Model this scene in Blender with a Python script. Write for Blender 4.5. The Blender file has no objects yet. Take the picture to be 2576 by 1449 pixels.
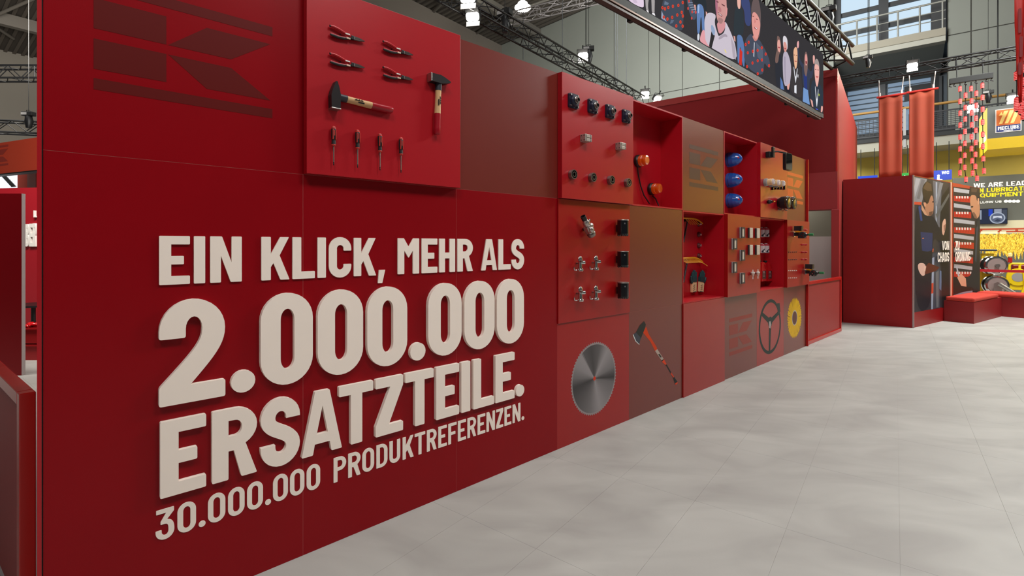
import bpy, bmesh, math, random
from mathutils import Vector, Matrix
from mathutils.geometry import tessellate_polygon
random.seed(7)
S = bpy.context.scene
COL = S.collection
# ------------------------------------------------------------------ camera
F, CX, HY, EYE = 1250.0, 1288.0, 616.0, 1.63      # photo focal length, centre, horizon (pixels), eye height
cam = bpy.data.cameras.new('camera'); camo = bpy.data.objects.new('camera', cam); COL.objects.link(camo)
camo.location = (0, 0, EYE); camo.rotation_euler = (math.pi / 2, 0, 0)
cam.sensor_width = 36; cam.lens = F / 2576 * 36; cam.shift_y = (HY - 724.5) / 2576
cam.clip_end = 200
S.camera = camo
# ------------------------------------------------------------------ world, lamps, exposure
S.view_settings.view_transform = 'Standard'; S.view_settings.look = 'None'
S.view_settings.gamma = 1; S.view_settings.exposure = 0.0; S.view_settings.use_curve_mapping = False
W = bpy.data.worlds.new('world'); S.world = W; W.use_nodes = True
W.node_tree.nodes['Background'].inputs[0].default_value = (0.86, 0.88, 0.92, 1)
W.node_tree.nodes['Background'].inputs[1].default_value = 0.09

def area(name, loc, target, size, power, col=(1, 1, 1), sy=None):
    L = bpy.data.lights.new(name, 'AREA'); L.energy = power; L.color = col
    L.shape = 'RECTANGLE'; L.size = size; L.size_y = sy or size
    o = bpy.data.objects.new(name, L); COL.objects.link(o); o.location = loc
    o.rotation_euler = (Vector(target) - Vector(loc)).to_track_quat('-Z', 'Y').to_euler()
    return o
# floodlight rows of the stand's own trusses above the aisle, the hall's high-bay lamps, and added lights
area('truss_lamps', (3.4, 0.6, 7.6), (1.2, 3.4, 1.0), 2.2, 215, (1, .97, .94), 1.2)
area('truss_lamps', (-0.4, -2.2, 7.6), (-0.8, 2.2, 1.0), 2.2, 190, (1, .97, .94), 1.2)
area('truss_lamps', (11.5, 9.0, 8.5), (9.6, 9.0, 0.0), 2.5, 1200, (.98, 1, .95), 1.5)
area('banner_truss_lamps', (10.1, 12.6, 6.35), (4.0, 6.5, 1.6), .7, 30, (1, .86, .68), .4)
area('banner_truss_lamps', (13.6, 9.8, 6.35), (5.0, 6.5, 1.6), .7, 42, (1, .80, .58), .4)  # added lamp out of view, tinted warm for sheen on the upper panels
area('high_bay_lamps', (3.0, 6.0, 13.0), (3.0, 6.5, 0.0), 8.0, 640, (1, .98, .96))
area('high_bay_lamps', (6.0, 17.0, 11.0), (10.0, 26.0, 8.0), 6.0, 2700, (.95, 1, .99))
area('high_bay_lamps', (14.0, 14.0, 13.0), (17.0, 18.0, 6.0), 6.0, 300, (1, .98, .94))
area('high_bay_lamps', (-14.0, 14.0, 10.0), (-24.0, 20.0, 11.0), 6.0, 4200, (1, .96, .90))
area('truss_lamps', (-6.5, 6.0, 6.0), (-8.5, 11.0, 2.6), 2.0, 600, (1, .95, .88), 1.0)  # added, unseen light that brightens the dim stand at far left
# ------------------------------------------------------------------ helpers
def lin(c):
    r = []
    for v in c[:3]:
        v /= 255.0
        r.append(v / 12.92 if v <= .04045 else ((v + .055) / 1.055) ** 2.4)
    return (r[0], r[1], r[2], 1)

MATS = {}
def mat(name, rgb=(128, 128, 128), rough=.5, metal=0, spec=.5, emit=0, var=0.0, vscale=6, bump=0, bscale=80, alpha=1, trans=0, coat=0, glow=None):
    if name in MATS: return MATS[name]
    m = bpy.data.materials.new(name); m.use_nodes = True
    nt = m.node_tree; b = nt.nodes['Principled BSDF']
    col = lin(rgb)
    b.inputs['Base Color'].default_value = col
    b.inputs['Roughness'].default_value = rough; b.inputs['Metallic'].default_value = metal
    b.inputs['Specular IOR Level'].default_value = spec
    b.inputs['Coat Weight'].default_value = coat
    if emit:
        b.inputs['Emission Color'].default_value = col; b.inputs['Emission Strength'].default_value = emit
    if glow:
        b.inputs['Emission Color'].default_value = lin(glow[0]); b.inputs['Emission Strength'].default_value = glow[1]
    if trans: b.inputs['Transmission Weight'].default_value = trans
    if alpha < 1: b.inputs['Alpha'].default_value = alpha
    if var or bump:
        tc = nt.nodes.new('ShaderNodeTexCoord')
        if var:
            n = nt.nodes.new('ShaderNodeTexNoise'); n.inputs['Scale'].default_value = vscale; n.inputs['Detail'].default_value = 4
            nt.links.new(tc.outputs['Object'], n.inputs['Vector'])
            mx = nt.nodes.new('ShaderNodeMix'); mx.data_type = 'RGBA'
            mx.inputs[6].default_value = tuple(v * (1 - var) for v in col[:3]) + (1,)
            mx.inputs[7].default_value = tuple(min(1, v * (1 + var)) for v in col[:3]) + (1,)
            nt.links.new(n.outputs['Fac'], mx.inputs[0]); nt.links.new(mx.outputs[2], b.inputs['Base Color'])
        if bump:
            n2 = nt.nodes.new('ShaderNodeTexNoise'); n2.inputs['Scale'].default_value = bscale; n2.inputs['Detail'].default_value = 3
            nt.links.new(tc.outputs['Object'], n2.inputs['Vector'])
            bp = nt.nodes.new('ShaderNodeBump'); bp.inputs['Strength'].default_value = bump; bp.inputs['Distance'].default_value = .002
            nt.links.new(n2.outputs['Fac'], bp.inputs['Height']); nt.links.new(bp.outputs[0], b.inputs['Normal'])
    MATS[name] = m
    return m

def print_mat(name, emit=0, rough=.45):
    """flat print / screen picture: the picture's own colours are stored per face"""
    m = bpy.data.materials.new(name); m.use_nodes = True
    nt = m.node_tree; b = nt.nodes['Principled BSDF']
    a = nt.nodes.new('ShaderNodeAttribute'); a.attribute_name = 'picture'
    b.inputs['Roughness'].default_value = rough; b.inputs['Specular IOR Level'].default_value = .12
    if emit:
        b.inputs['Base Color'].default_value = (.004, .004, .004, 1); b.inputs['Specular IOR Level'].default_value = 0
        nt.links.new(a.outputs['Color'], b.inputs['Emission Color']); b.inputs['Emission Strength'].default_value = emit
    else:
        nt.links.new(a.outputs['Color'], b.inputs['Base Color'])
    MATS[name] = m
    return m

class MB:
    """collects shapes into one mesh; local axes: x right, y into the wall, z up"""
    def __init__(s): s.v = []; s.f = []; s.m = []; s.sm = []; s.c = []
    def add(s, vs, fs, mi=0, smooth=False, col=None):
        o = len(s.v); s.v += [tuple(p) for p in vs]
        for f in fs:
            s.f.append([i + o for i in f]); s.m.append(mi); s.sm.append(smooth); s.c.append(col)
        return s
    def box(s, a, b, mi=0, bev=0):
        x0, y0, z0 = (min(a[i], b[i]) for i in range(3)); x1, y1, z1 = (max(a[i], b[i]) for i in range(3))
        if bev <= 0:
            vs = [(x0,y0,z0),(x1,y0,z0),(x1,y1,z0),(x0,y1,z0),(x0,y0,z1),(x1,y0,z1),(x1,y1,z1),(x0,y1,z1)]
            return s.add(vs, [(0,3,2,1),(4,5,6,7),(0,1,5,4),(1,2,6,5),(2,3,7,6),(3,0,4,7)], mi)
        bm = bmesh.new(); bmesh.ops.create_cube(bm, size=1)
        for v in bm.verts: v.co = Vector(((x0+x1)/2 + v.co.x*(x1-x0), (y0+y1)/2 + v.co.y*(y1-y0), (z0+z1)/2 + v.co.z*(z1-z0)))
        bmesh.ops.bevel(bm, geom=bm.edges[:], offset=min(bev, (x1-x0)*.45, (y1-y0)*.45, (z1-z0)*.45), segments=2, profile=.5, affect='EDGES')
        bm.verts.index_update()
        s.add([v.co for v in bm.verts], [[v.index for v in f.verts] for f in bm.faces], mi); bm.free(); return s
    def cyl(s, p0, p1, r0, r1=None, n=16, mi=0, caps=True, smooth=True):
        r1 = r0 if r1 is None else r1
        p0 = Vector(p0); p1 = Vector(p1); d = (p1 - p0).normalized()
        a = d.orthogonal().normalized(); b = d.cross(a)
        vs = []
        for p, r in ((p0, r0), (p1, r1)):
            for i in range(n):
                t = 2 * math.pi * i / n; vs.append(p + (a * math.cos(t) + b * math.sin(t)) * r)
        s.add(vs, [(i, (i+1) % n, n + (i+1) % n, n + i) for i in range(n)], mi, smooth)
        if caps:
            s.add(vs[:n], [list(range(n))[::-1]], mi); s.add(vs[n:], [list(range(n))], mi)
        return s
    def lathe(s, prof, origin=(0,0,0), axis='y', n=24, mi=0, mis=None, smooth=True):
        """prof: list of (radius, distance along axis)"""
        vs = []; ox, oy, oz = origin
        for r, h in prof:
            for i in range(n):
                t = 2 * math.pi * i / n; a, b = r * math.cos(t), r * math.sin(t)
                vs.append({'y': (ox+a, oy+h, oz+b), 'z': (ox+a, oy+b, oz+h), 'x': (ox+h, oy+a, oz+b)}[axis])
        for k in range(len(prof) - 1):
            s.add([], [], 0)
            o = len(s.v)
            ring = vs[k*n:(k+2)*n]
            s.add(ring, [(i, n+i, n+(i+1) % n, (i+1) % n) for i in range(n)], mis[k] if mis else mi, smooth)
        if prof[0][0] > 1e-5: s.add(vs[:n], [list(range(n))], mis[0] if mis else mi)
        if prof[-1][0] > 1e-5: s.add(vs[-n:], [list(range(n))[::-1]], mis[-1] if mis else mi)
        return s
    def ell(s, c, r, mi=0, n=16, m=10):
        vs = [(c[0], c[1], c[2] + r[2])]
        for j in range(1, m):
            ph = math.pi * j / m
            for i in range(n):
                t = 2 * math.pi * i / n
                vs.append((c[0] + r[0]*math.sin(ph)*math.cos(t), c[1] + r[1]*math.sin(ph)*math.sin(t), c[2] + r[2]*math.cos(ph)))
        vs.append((c[0], c[1], c[2] - r[2])); L = len(vs) - 1
        fs = [(0, 1+i, 1+(i+1) % n) for i in range(n)]
        for j in range(m-2):
            fs += [(1+j*n+i, 1+(j+1)*n+i, 1+(j+1)*n+(i+1) % n, 1+j*n+(i+1) % n) for i in range(n)]
        fs += [(L, 1+(m-2)*n+(i+1) % n, 1+(m-2)*n+i) for i in range(n)]
        return s.add(vs, fs, mi, True)
    def tube(s, pts, r, n=8, mi=0, caps=True, sq=1.0):
        pts = [Vector(p) for p in pts]; rs = r if isinstance(r, (list, tuple)) else [r] * len(pts)
        vs = []; up = None
        for k, p in enumerate(pts):
            d = (pts[min(k+1, len(pts)-1)] - pts[max(k-1, 0)]).normalized()
            a = (d.orthogonal() if up is None else up - d * up.dot(d)).normalized(); up = a; b = d.cross(a)
            for i in range(n):
                t = 2*math.pi*i/n; vs.append(p + (a*math.cos(t) + b*math.sin(t)*sq) * rs[k])
        fs = []
        for k in range(len(pts)-1):
            fs += [(k*n+i, k*n+(i+1) % n, (k+1)*n+(i+1) % n, (k+1)*n+i) for i in range(n)]
        s.add(vs, fs, mi, True)
        if caps: s.add(vs[:n], [list(range(n))[::-1]], mi); s.add(vs[-n:], [list(range(n))], mi)
        return s
    def prism(s, loops, y0, y1, mi=0, col=None, back=True):
        """loops: outlines in (x,z) (first outer, rest holes), front at y0 (towards the viewer), back at y1"""
        flat = [Vector((p[0], p[1], 0)) for lp in loops for p in lp]
        tris = tessellate_polygon([[Vector((p[0], p[1], 0)) for p in lp] for lp in loops])
        fr = []
        for t in tris:
            a, b, c = (flat[i] for i in t)
            cr = (b - a).cross(c - a).z
            if abs(cr) < 1e-14: continue
            fr.append(t if cr > 0 else t[::-1])
        s.add([(p.x, y0, p.y) for p in flat], fr, mi, False, col)
        if y1 is None or abs(y1 - y0) < 1e-9: return s
        if back: s.add([(p.x, y1, p.y) for p in flat], [t[::-1] for t in fr], mi, False, col)
        for k, lp in enumerate(loops):
            ar = sum(lp[i][0]*lp[(i+1) % len(lp)][1] - lp[(i+1) % len(lp)][0]*lp[i][1] for i in range(len(lp)))
            l2 = lp if (ar > 0) == (k == 0) else lp[::-1]
            n = len(l2)
            s.add([(p[0], y0, p[1]) for p in l2] + [(p[0], y1, p[1]) for p in l2],
                  [(i, n+i, n+(i+1) % n, (i+1) % n) for i in range(n)], mi, False, col)
        return s
    def build(s, name, mats, parent=None, matrix=None):
        me = bpy.data.meshes.new(name); me.from_pydata(s.v, [], s.f)
        for m in (mats if isinstance(mats, (list, tuple)) else [mats]): me.materials.append(m)
        me.polygons.foreach_set('material_index', s.m)
        me.polygons.foreach_set('use_smooth', s.sm)
        if any(c is not None for c in s.c):
            at = me.color_attributes.new('picture', 'FLOAT_COLOR', 'CORNER')
            for p, c in zip(me.polygons, s.c):
                for li in p.loop_indices: at.data[li].color = lin(c or (128, 128, 128))
        me.update()
        o = bpy.data.objects.new(name, me); COL.objects.link(o)
        if matrix is not None: o.matrix_world = matrix
        if parent is not None: o.parent = parent
        return o

def tag(o, label=None, cat=None, group=None, kind=None):
    if label: o['label'] = label
    if cat: o['category'] = cat
    if group: o['group'] = group
    if kind: o['kind'] = kind
    return o
def thing(name, label, cat, matrix=None, group=None):
    o = bpy.data.objects.new(name, None); COL.objects.link(o); o.empty_display_size = .05
    if matrix is not None: o.matrix_world = matrix
    return tag(o, label, cat, group)
def dup(root, matrix, label=None):
    r = root.copy(); COL.objects.link(r); r.matrix_world = matrix
    if label: r['label'] = label
    def rec(src, dst):
        for ch in [c for c in src.children]:
            c = ch.copy(); COL.objects.link(c); c.parent = dst; rec(ch, c)
    rec(root, r)
    return r
def repeat(make, mats_, labels=None):
    """first matrix places the built thing, the others copies of it"""
    root = make(); root.matrix_world = mats_[0]
    if labels: root['label'] = labels[0]
    out = [root]
    for i, m in enumerate(mats_[1:]):
        out.append(dup(root, m, labels[i+1] if labels else None))
    return out

def ray(x, y): return Vector(((x - CX) / F, 1, (HY - y) / F))
EYEP = Vector((0, 0, EYE))
def at(x, y, Z): return EYEP + ray(x, y) * Z              # pixel at forward distance Z
def on_floor(x, y): return at(x, y, EYE * F / (y - HY))
class Plane:
    def __init__(s, origin, xdir):
        x = Vector((xdir[0], xdir[1], 0)).normalized(); y = Vector((0, 0, 1)).cross(x)
        s.o = Vector(origin); s.x = x; s.y = y
        s.M = Matrix(((x.x, y.x, 0, s.o.x), (x.y, y.y, 0, s.o.y), (0, 0, 1, s.o.z), (0, 0, 0, 1)))
    def px(s, x, y, p=0.0):
        """photo pixel -> (u, z) on the plane moved p towards the room"""
        r = ray(x, y); t = (-p - (EYEP - s.o).dot(s.y)) / r.dot(s.y); q = EYEP + r * t - s.o
        return q.dot(s.x), q.z
    def mx(s, u, z, p=0.0, rot=None):
        m = s.M @ Matrix.Translation((u, -p, z))
        return m @ rot if rot is not None else m
    def at(s, x, y, p=0.0, rot=None):
        u, z = s.px(x, y, p); return s.mx(u, z, p, rot)
def crop(ox, oy, k):
    return lambda pts: [(ox + a / k, oy + b / k) for a, b in pts]
def RY(d): return Matrix.Rotation(math.radians(d), 4, 'Y')
def RX(d): return Matrix.Rotation(math.radians(d), 4, 'X')
def RZ(d): return Matrix.Rotation(math.radians(d), 4, 'Z')
def SC(k): return Matrix.Diagonal((k, k, k, 1))
def circle(cx, cz, rx, rz=None, n=24, a0=0.0):
    rz = rx if rz is None else rz
    return [(cx + rx*math.cos(a0 + 2*math.pi*i/n), cz + rz*math.sin(a0 + 2*math.pi*i/n)) for i in range(n)]
def rect(x0, z0, x1, z1): return [(x0, z0), (x1, z0), (x1, z1), (x0, z1)]

WALL = Plane((0.3607, 3.955, 0), (1352, 1250))       # the long display wall; u = 0 at a panel joint
CW = 0.9925                                            # panel module
HX = Vector((1621, -1250, 0)).normalized()             # across the hall
HL = Vector((1250, 1621, 0)).normalized()              # along the hall
def hall(L): return Plane(HL * L, HX)

# materials
RED = mat('red laminate', (136, 2, 14), .30, spec=.22, var=.05, vscale=3, bump=.15, bscale=500)
RED2 = mat('bright red laminate', (166, 10, 24), .30, spec=.6, var=.04, vscale=3, bump=.15, bscale=500)
DARK = mat('dark brown red laminate', (112, 36, 27), .31, spec=.6, var=.05, vscale=3, bump=.15, bscale=500)
LOWRED = mat('brick red laminate', (154, 14, 15), .30, spec=.45, var=.05, vscale=3, bump=.15, bscale=500)
NICHE = mat('niche red lacquer', (176, 4, 24), .45, var=.03)
GLOSSRED = mat('glossy red metal', (178, 26, 22), .25, var=.03)
CREAM = mat('cream lettering', (246, 232, 220), .55, var=.02)
BLACK = mat('black plastic', (18, 18, 20), .4)
MATTBLACK = mat('matt black metal', (14, 14, 14), .6)
STEEL = mat('brushed steel', (170, 165, 160), .35, 1.0, var=.06, vscale=30)
CHROME = mat('chrome', (210, 208, 205), .12, 1.0)
WHITE = mat('white plastic', (225, 222, 216), .45)
GREYL = mat('light grey metal', (150, 148, 146), .5)
PRINT = print_mat('printed picture')
SCREEN = print_mat('screen picture', emit=1.0)
LAMP = mat('lit lamp lens', (255, 250, 240), .4, emit=30)
# ------------------------------------------------------------------ floor
def floor_mat():
    m = bpy.data.materials.new('grey smeared vinyl'); m.use_nodes = True
    nt = m.node_tree; b = nt.nodes['Principled BSDF']; b.inputs['Roughness'].default_value = .5
    b.inputs['Specular IOR Level'].default_value = .35
    g = nt.nodes.new('ShaderNodeNewGeometry')
    mp = nt.nodes.new('ShaderNodeMapping'); mp.vector_type = 'POINT'
    mp.inputs['Rotation'].default_value = (0, 0, math.radians(8)); mp.inputs['Scale'].default_value = (.8, 1.7, 1)
    nt.links.new(g.outputs['Position'], mp.inputs['Vector'])
    n = nt.nodes.new('ShaderNodeTexNoise'); n.inputs['Scale'].default_value = 1.6; n.inputs['Detail'].default_value = 3.5
    n.inputs['Roughness'].default_value = .5; n.inputs['Distortion'].default_value = .8
    nt.links.new(mp.outputs[0], n.inputs['Vector'])
    cr = nt.nodes.new('ShaderNodeValToRGB')
    cr.color_ramp.elements[0].position = .3; cr.color_ramp.elements[0].color = lin((154, 152, 148))
    cr.color_ramp.elements[1].position = .7; cr.color_ramp.elements[1].color = lin((174, 173, 168))
    nt.links.new(n.outputs['Fac'], cr.inputs[0]); nt.links.new(cr.outputs[0], b.inputs['Base Color'])
    MATS['floor'] = m
    return m
FLOORM = floor_mat()
b = MB(); b.box((-60, -30, -.3), (60, 70, -.0018)); floor = b.build('floor', mat('floor joint', (158, 153, 148), .7)); tag(floor, kind='structure')
HM = hall(0).M
TC, TL, G = .515, 1.03, .0005
protos = MB().box((G, G, -.0018), (TC - G, TL - G, 0)).build('floor_tile', FLOORM, floor, None)
near = []
for i in range(-14, 12):
    for j in range(0, 14):
        c, l = .02 + i*TC, 4.25 + (j - 4)*TL
        w = HX * (c + TC/2) + HL * (l + TL/2)
        px = CX + F * w.x / max(w.y, .1); du = (w - WALL.o).dot(-WALL.y)
        if w.y > .9 and -.7 < (px - CX) / 1288 < 1.12 and (du > -.35 or px < 140) and du < 9: near.append((c, l))
near = near[:300]; used = set(near)
for k, (c, l) in enumerate(near):
    o = protos if k == 0 else protos.copy()
    if k: COL.objects.link(o); o.parent = floor
    o.matrix_world = HM @ Matrix.Translation((c, l, 0))
# the remaining sheets beyond and beside the counted ones
b = MB()
for i in range(-80, 81):
    for j in range(-20, 45):
        c, l = .02 + i*TC, 4.25 + (j - 4)*TL
        if (c, l) not in used: b.box((c + G, l + G, -.0018), (c + TC - G, l + TL - G, 0))
o = b.build('floor_tiles', FLOORM, floor, None); o.matrix_world = HM; tag(o, kind='stuff')

# ------------------------------------------------------------------ the long display wall
U0, U1 = -3*CW, 6*CW
niches = {(1, 2), (3, 2), (2, 1), (4, 1)}
b = MB()
TH = .32
for c in range(-3, 6):
    for r in range(3):
        if (c, r) in niches: continue
        b.box((c*CW, .012, r), ((c+1)*CW, TH, r+1))
for c, r in niches: b.box((c*CW, .275, r), ((c+1)*CW, TH, r+1))
wall = b.build('wall_left', mat('pale panel edge', (196, 150, 140), .6), None, WALL.M); tag(wall, kind='structure')
PM = {(-3,2): RED, (-2,2): RED, (-1,2): DARK, (0,2): DARK, (2,2): DARK, (4,2): DARK, (5,2): DARK, (-3,1): RED, (-2,1): RED, (-1,1): RED,
      (0,1): LOWRED, (1,1): DARK, (3,1): DARK, (5,1): DARK, (-3,0): RED, (-2,0): RED, (-1,0): RED, (0,0): LOWRED, (1,0): DARK, (2,0): LOWRED,
      (3,0): DARK, (4,0): LOWRED, (5,0): DARK}
PANEL = {}
g = .0008
for (c, r), m in PM.items():
    pr = .012 if (c, r) == (2, 0) else 0.0
    if c < 0 and r == 0: continue                       # the lettered panels are two modules tall
    z0 = 0 if c < 0 and r == 1 else r
    PANEL[(c, r)] = MB().box((c*CW + g, -pr, z0 + g), ((c+1)*CW - g, .0125, r + 1 - g)).build('panel', m, wall)
JOINT = mat('pale joint filler', (168, 92, 86), .6)
for u, z0, z1 in ((-2*CW, 0, 2), (-CW, 0, 2), (0, 0, 1), (CW, 0, 1)):
    MB().box((u - g*.98, .0004, z0), (u + g*.98, .0121, z1)).build('joint_strip', JOINT, wall)
MB().box((U0, .0005, 2 - g*.98), (0, .0121, 2 + g*.98)).build('joint_strip', JOINT, wall)
MB().box((CW, .0005, 1 - g*.98), (2*CW, .0121, 1 + g*.98)).build('joint_strip', JOINT, wall)
# edge trims of the wall
b = MB().box((U0 - .0165, -.012, 0), (U0 - .0035, TH, 3.0)); b.box((U0 - .0035, -.004, 0), (U0 - .0008, TH, 3.0), 1)
b.build('end_post', [RED2, MATTBLACK], wall)
MB().box((U1 + .001, -.03, 0), (U1 + .022, TH, 3.0)).build('end_post', GLOSSRED, wall)
MB().box((U0, TH, 0), (U1, TH + .012, 3.0)).build('back_panel', RED, wall)

# K marks printed on panels
def k_loops(u0, z0, w, h):
    P = lambda a: [(u0 + x*w, z0 + z*h) for x, z in a]
    return [P(rect(0, 0, 1, .1)), P(rect(0, .9, 1, 1)), P(rect(0, .183, .358, .454)), P(rect(0, .546, .358, .817)),
            P([(.368, .546), (.73, .545), (.986, .808), (.584, .808)]), P([(.584, .19), (.986, .19), (.73, .454), (.368, .454)])]
def k_print(c, r, m, du=0):
    b = MB()
    for lp in k_loops(c*CW + CW/2 - .345 + du, r + .268, .69, .459): b.prism([lp], -.0007, .0002)
    b.build('logo_print', m, PANEL[(c, r)])
k_print(-3, 2, mat('dark logo ink', (94, 18, 16), .4, spec=.2), .0)
k_print(2, 2, mat('grey brown logo ink', (74, 40, 36), .4))
k_print(5, 2, mat('orange logo ink', (206, 84, 34), .4))
k_print(3, 0, mat('brick logo ink', (140, 40, 30), .45))

# ------------------------------------------------------------------ proud boards and niches
def board(c, r, p, m, label):
    t = thing('display_board', label, 'board', WALL.mx(c*CW, r, 0))
    MB().box((.0015, -p, .0015), (CW - .0015, -.0006, .9985), 0, .0015).build('front_panel', m, t)
    MB().box((.02, -.0005, .02), (CW - .02, .0, .98)).build('batten', BLACK, t)
    return t
board(-2, 2, .048, RED2, 'bright red board carrying pliers, hammers and screwdrivers')
board(0, 2, .048, RED2, 'red board carrying flange bearings and ball bearings')
board(0, 1, .010, LOWRED, 'flat red board carrying black oil filters and metal couplings')
board(4, 2, .048, RED2, 'red board carrying the vehicle mirror and black work lamps')
board(3, 1, .048, LOWRED, 'red board carrying framed air filters and two tiny fuel filters')
board(5, 1, .048, LOWRED, 'red board carrying black control levers with green grips')
def niche(c, r, label):
    t = thing('wall_niche', label, 'niche', WALL.mx(c*CW, r, 0)); D = .25; w = .015
    MB().box((w, D, w), (CW - w, D + .012, 1 - w)).build('back_panel', NICHE, t)
    MB().box((.001, -.004, .001), (w, D + .012, .999)).build('side_panel', NICHE, t)
    MB().box((CW - w, -.004, .001), (CW - .001, D + .012, .999)).build('side_panel', NICHE, t)
    MB().box((w, -.004, .001), (CW - w, D + .012, w)).build('bottom_panel', NICHE, t)
    MB().box((w, -.004, 1 - w), (CW - w, D + .012, .999)).build('top_panel', NICHE, t)
niche(1, 2, 'deep red niche holding two amber beacons')
niche(3, 2, 'deep red niche holding three blue domes')
niche(2, 1, 'deep red niche holding yellow rakes and work gloves')
niche(4, 1, 'deep red niche holding white cans and red oil jugs')

# ------------------------------------------------------------------ printed pictures on the lower panels
def pmap(P, cr, p=0.0):
    return lambda pts: [P.px(x, y, p) for x, y in cr(pts)]
cr7 = crop(1390, 740, 3.4347)
w7 = pmap(WALL, cr7)
class Pic:
    """layers of flat colour, each a hair in front of the last"""
    def __init__(s, base=0.0, step=.00008): s.b = MB(); s.y = -base; s.step = step
    def add(s, loop, col, holes=(), same=False, soft=False):
        if soft and len(loop) > 4:
            for _ in range(2):
                loop = [q for a, c in zip(loop, loop[1:] + loop[:1]) for q in ((a[0]*.75 + c[0]*.25, a[1]*.75 + c[1]*.25), (a[0]*.25 + c[0]*.75, a[1]*.25 + c[1]*.75))]
        if not same: s.y -= s.step
        s.b.prism([loop] + list(holes), s.y, None, 0, col); return s
    def build(s, name, m, parent=None, matrix=None): return s.b.build(name, m, parent, matrix)
# saw blade
cu, cz = w7([(362, 728)])[0]; R = .315
pic = Pic(.0006)
teeth = []
for i in range(72):
    a = 2*math.pi*i/72
    teeth += [(cu + R*math.cos(a), cz + R*math.sin(a)), (cu + (R-.014)*math.cos(a+.03), cz + (R-.014)*math.sin(a+.03))]
pic.add(teeth, (150, 140, 140))
def saw_grey(a):
    d = math.degrees(a) % 360
    keys = [(0, 84), (12, 120), (50, 150), (62, 128), (75, 96), (100, 78), (122, 92), (128, 150), (150, 140), (170, 112), (186, 70), (205, 84), (250, 112), (285, 150), (310, 132), (345, 110), (352, 66), (360, 84)]
    for (d0, g0), (d1, g1) in zip(keys, keys[1:]):
        if d0 <= d <= d1: return g0 + (g1-g0)*(d-d0)/(d1-d0)
    return 90
pic.y -= .0004
for i in range(120):
    a0, a1 = 2*math.pi*i/120, 2*math.pi*(i+1)/120
    gv = saw_grey((a0+a1)/2); r2 = R - .024
    pic.add([(cu, cz), (cu+r2*math.cos(a0), cz+r2*math.sin(a0)), (cu+r2*math.cos(a1), cz+r2*math.sin(a1))], (gv, gv*.96, gv*.97), same=True)
pic.add(circle(cu, cz, .018), (205, 62, 40))
pic.build('saw_blade_print', PRINT, PANEL[(0, 0)])
# axe
pic = Pic(.0006)
pic.add(w7([(808, 282), (830, 345), (895, 450), (905, 475), (885, 490), (845, 410), (780, 330)]), (206, 66, 28))
pic.add(w7([(905, 475), (960, 560), (940, 570), (885, 490)]), (176, 160, 150))
pic.add(w7([(925, 515), (944, 545), (930, 548), (912, 520)]), (60, 50, 46))
pic.add(w7([(960, 560), (1000, 632), (1040, 700), (1080, 758), (1078, 775), (1058, 782), (1040, 722), (985, 625), (940, 575)]), (36, 42, 42))
pic.add(w7([(962, 562), (985, 605), (975, 612), (945, 585)]), (214, 70, 40))
pic.add(w7([(1022, 672), (1048, 712), (1044, 722), (1022, 690)]), (214, 70, 40))
pic.add(w7([(1058, 770), (1080, 758), (1078, 775), (1062, 784)]), (214, 70, 40))
pic.add(w7([(790, 232), (806, 262), (792, 310), (756, 400), (720, 330), (752, 270)]), (50, 52, 48))
pic.add(w7([(720, 330), (762, 378), (748, 436), (715, 405), (693, 350)]), (70, 72, 80))
pic.add(w7([(697, 346), (722, 405), (750, 432), (748, 438), (715, 408), (692, 352)]), (205, 205, 205))
pic.build('axe_print', PRINT, PANEL[(1, 0)])
# steering wheel
pic = Pic(.0006)
(u0, z0), (u1, z1) = w7([(1781, 280)])[0], w7([(1972, 280)])[0]
_, za = w7([(1880, 44)])[0]; _, zb = w7([(1868, 520)])[0]
cu, cz, rx, rz = (u0+u1)/2, (za+zb)/2, (u1-u0)/2, (za-zb)/2
ink = (44, 56, 54)
pic.add(circle(cu, cz, rx, rz, 48), ink, [circle(cu, cz, rx*.88, rz*.88, 48)])
H = w7([(1880, 240)])[0]
def bar(a, b, w0, w1):
    d = Vector((b[0]-a[0], b[1]-a[1])).normalized(); n = Vector((-d.y, d.x))
    return [(a[0]+n.x*w0, a[1]+n.y*w0), (a[0]-n.x*w0, a[1]-n.y*w0), (b[0]-n.x*w1, b[1]-n.y*w1), (b[0]+n.x*w1, b[1]+n.y*w1)]
for e in ((1808, 170), (1948, 165), (1874, 500)):
    pic.add(bar(H, w7([e])[0], .04, .026), ink)
pic.add(circle(H[0], H[1], .075), ink)
pic.add(w7([(1870, 238), (1882, 232), (1890, 262), (1882, 296), (1870, 290)]), (170, 160, 158))
pic.add(w7([(1940, 78), (1962, 78), (1968, 150), (1950, 185), (1940, 120)]), (52, 62, 60))
pic.build('steering_wheel_print', PRINT, PANEL[(4, 0)])
# yellow sweeping brush
pic = Pic(.0006)
(u0, z0), (u1, z1) = w7([(2027, 205)])[0], w7([(2152, 205)])[0]
cu = (u0+u1)/2; cz = (w7([(2092, 27)])[0][1] + w7([(2085, 385)])[0][1])/2; R = .318
pts = []
for i in range(90):
    a = 2*math.pi*i/90; r = R*(1 if i % 2 else random.uniform(.86, .95)); pts.append((cu+r*math.cos(a), cz+r*math.sin(a)))
pic.add(pts, (214, 168, 20))
for i in range(60):
    a = random.uniform(0, 6.28); r0, r1 = R*random.uniform(.45, .7), R*random.uniform(.75, .97)
    pic.add([(cu+r0*math.cos(a), cz+r0*math.sin(a)), (cu+r1*math.cos(a-.012), cz+r1*math.sin(a-.012)), (cu+r1*math.cos(a+.014), cz+r1*math.sin(a+.014))], random.choice([(236, 200, 40), (168, 120, 12), (120, 84, 16)]), same=i > 0)
pic.add(circle(cu, cz, R*.37), (176, 168, 158))
pic.add(circle(cu, cz, R*.32), (98, 62, 56))
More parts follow.
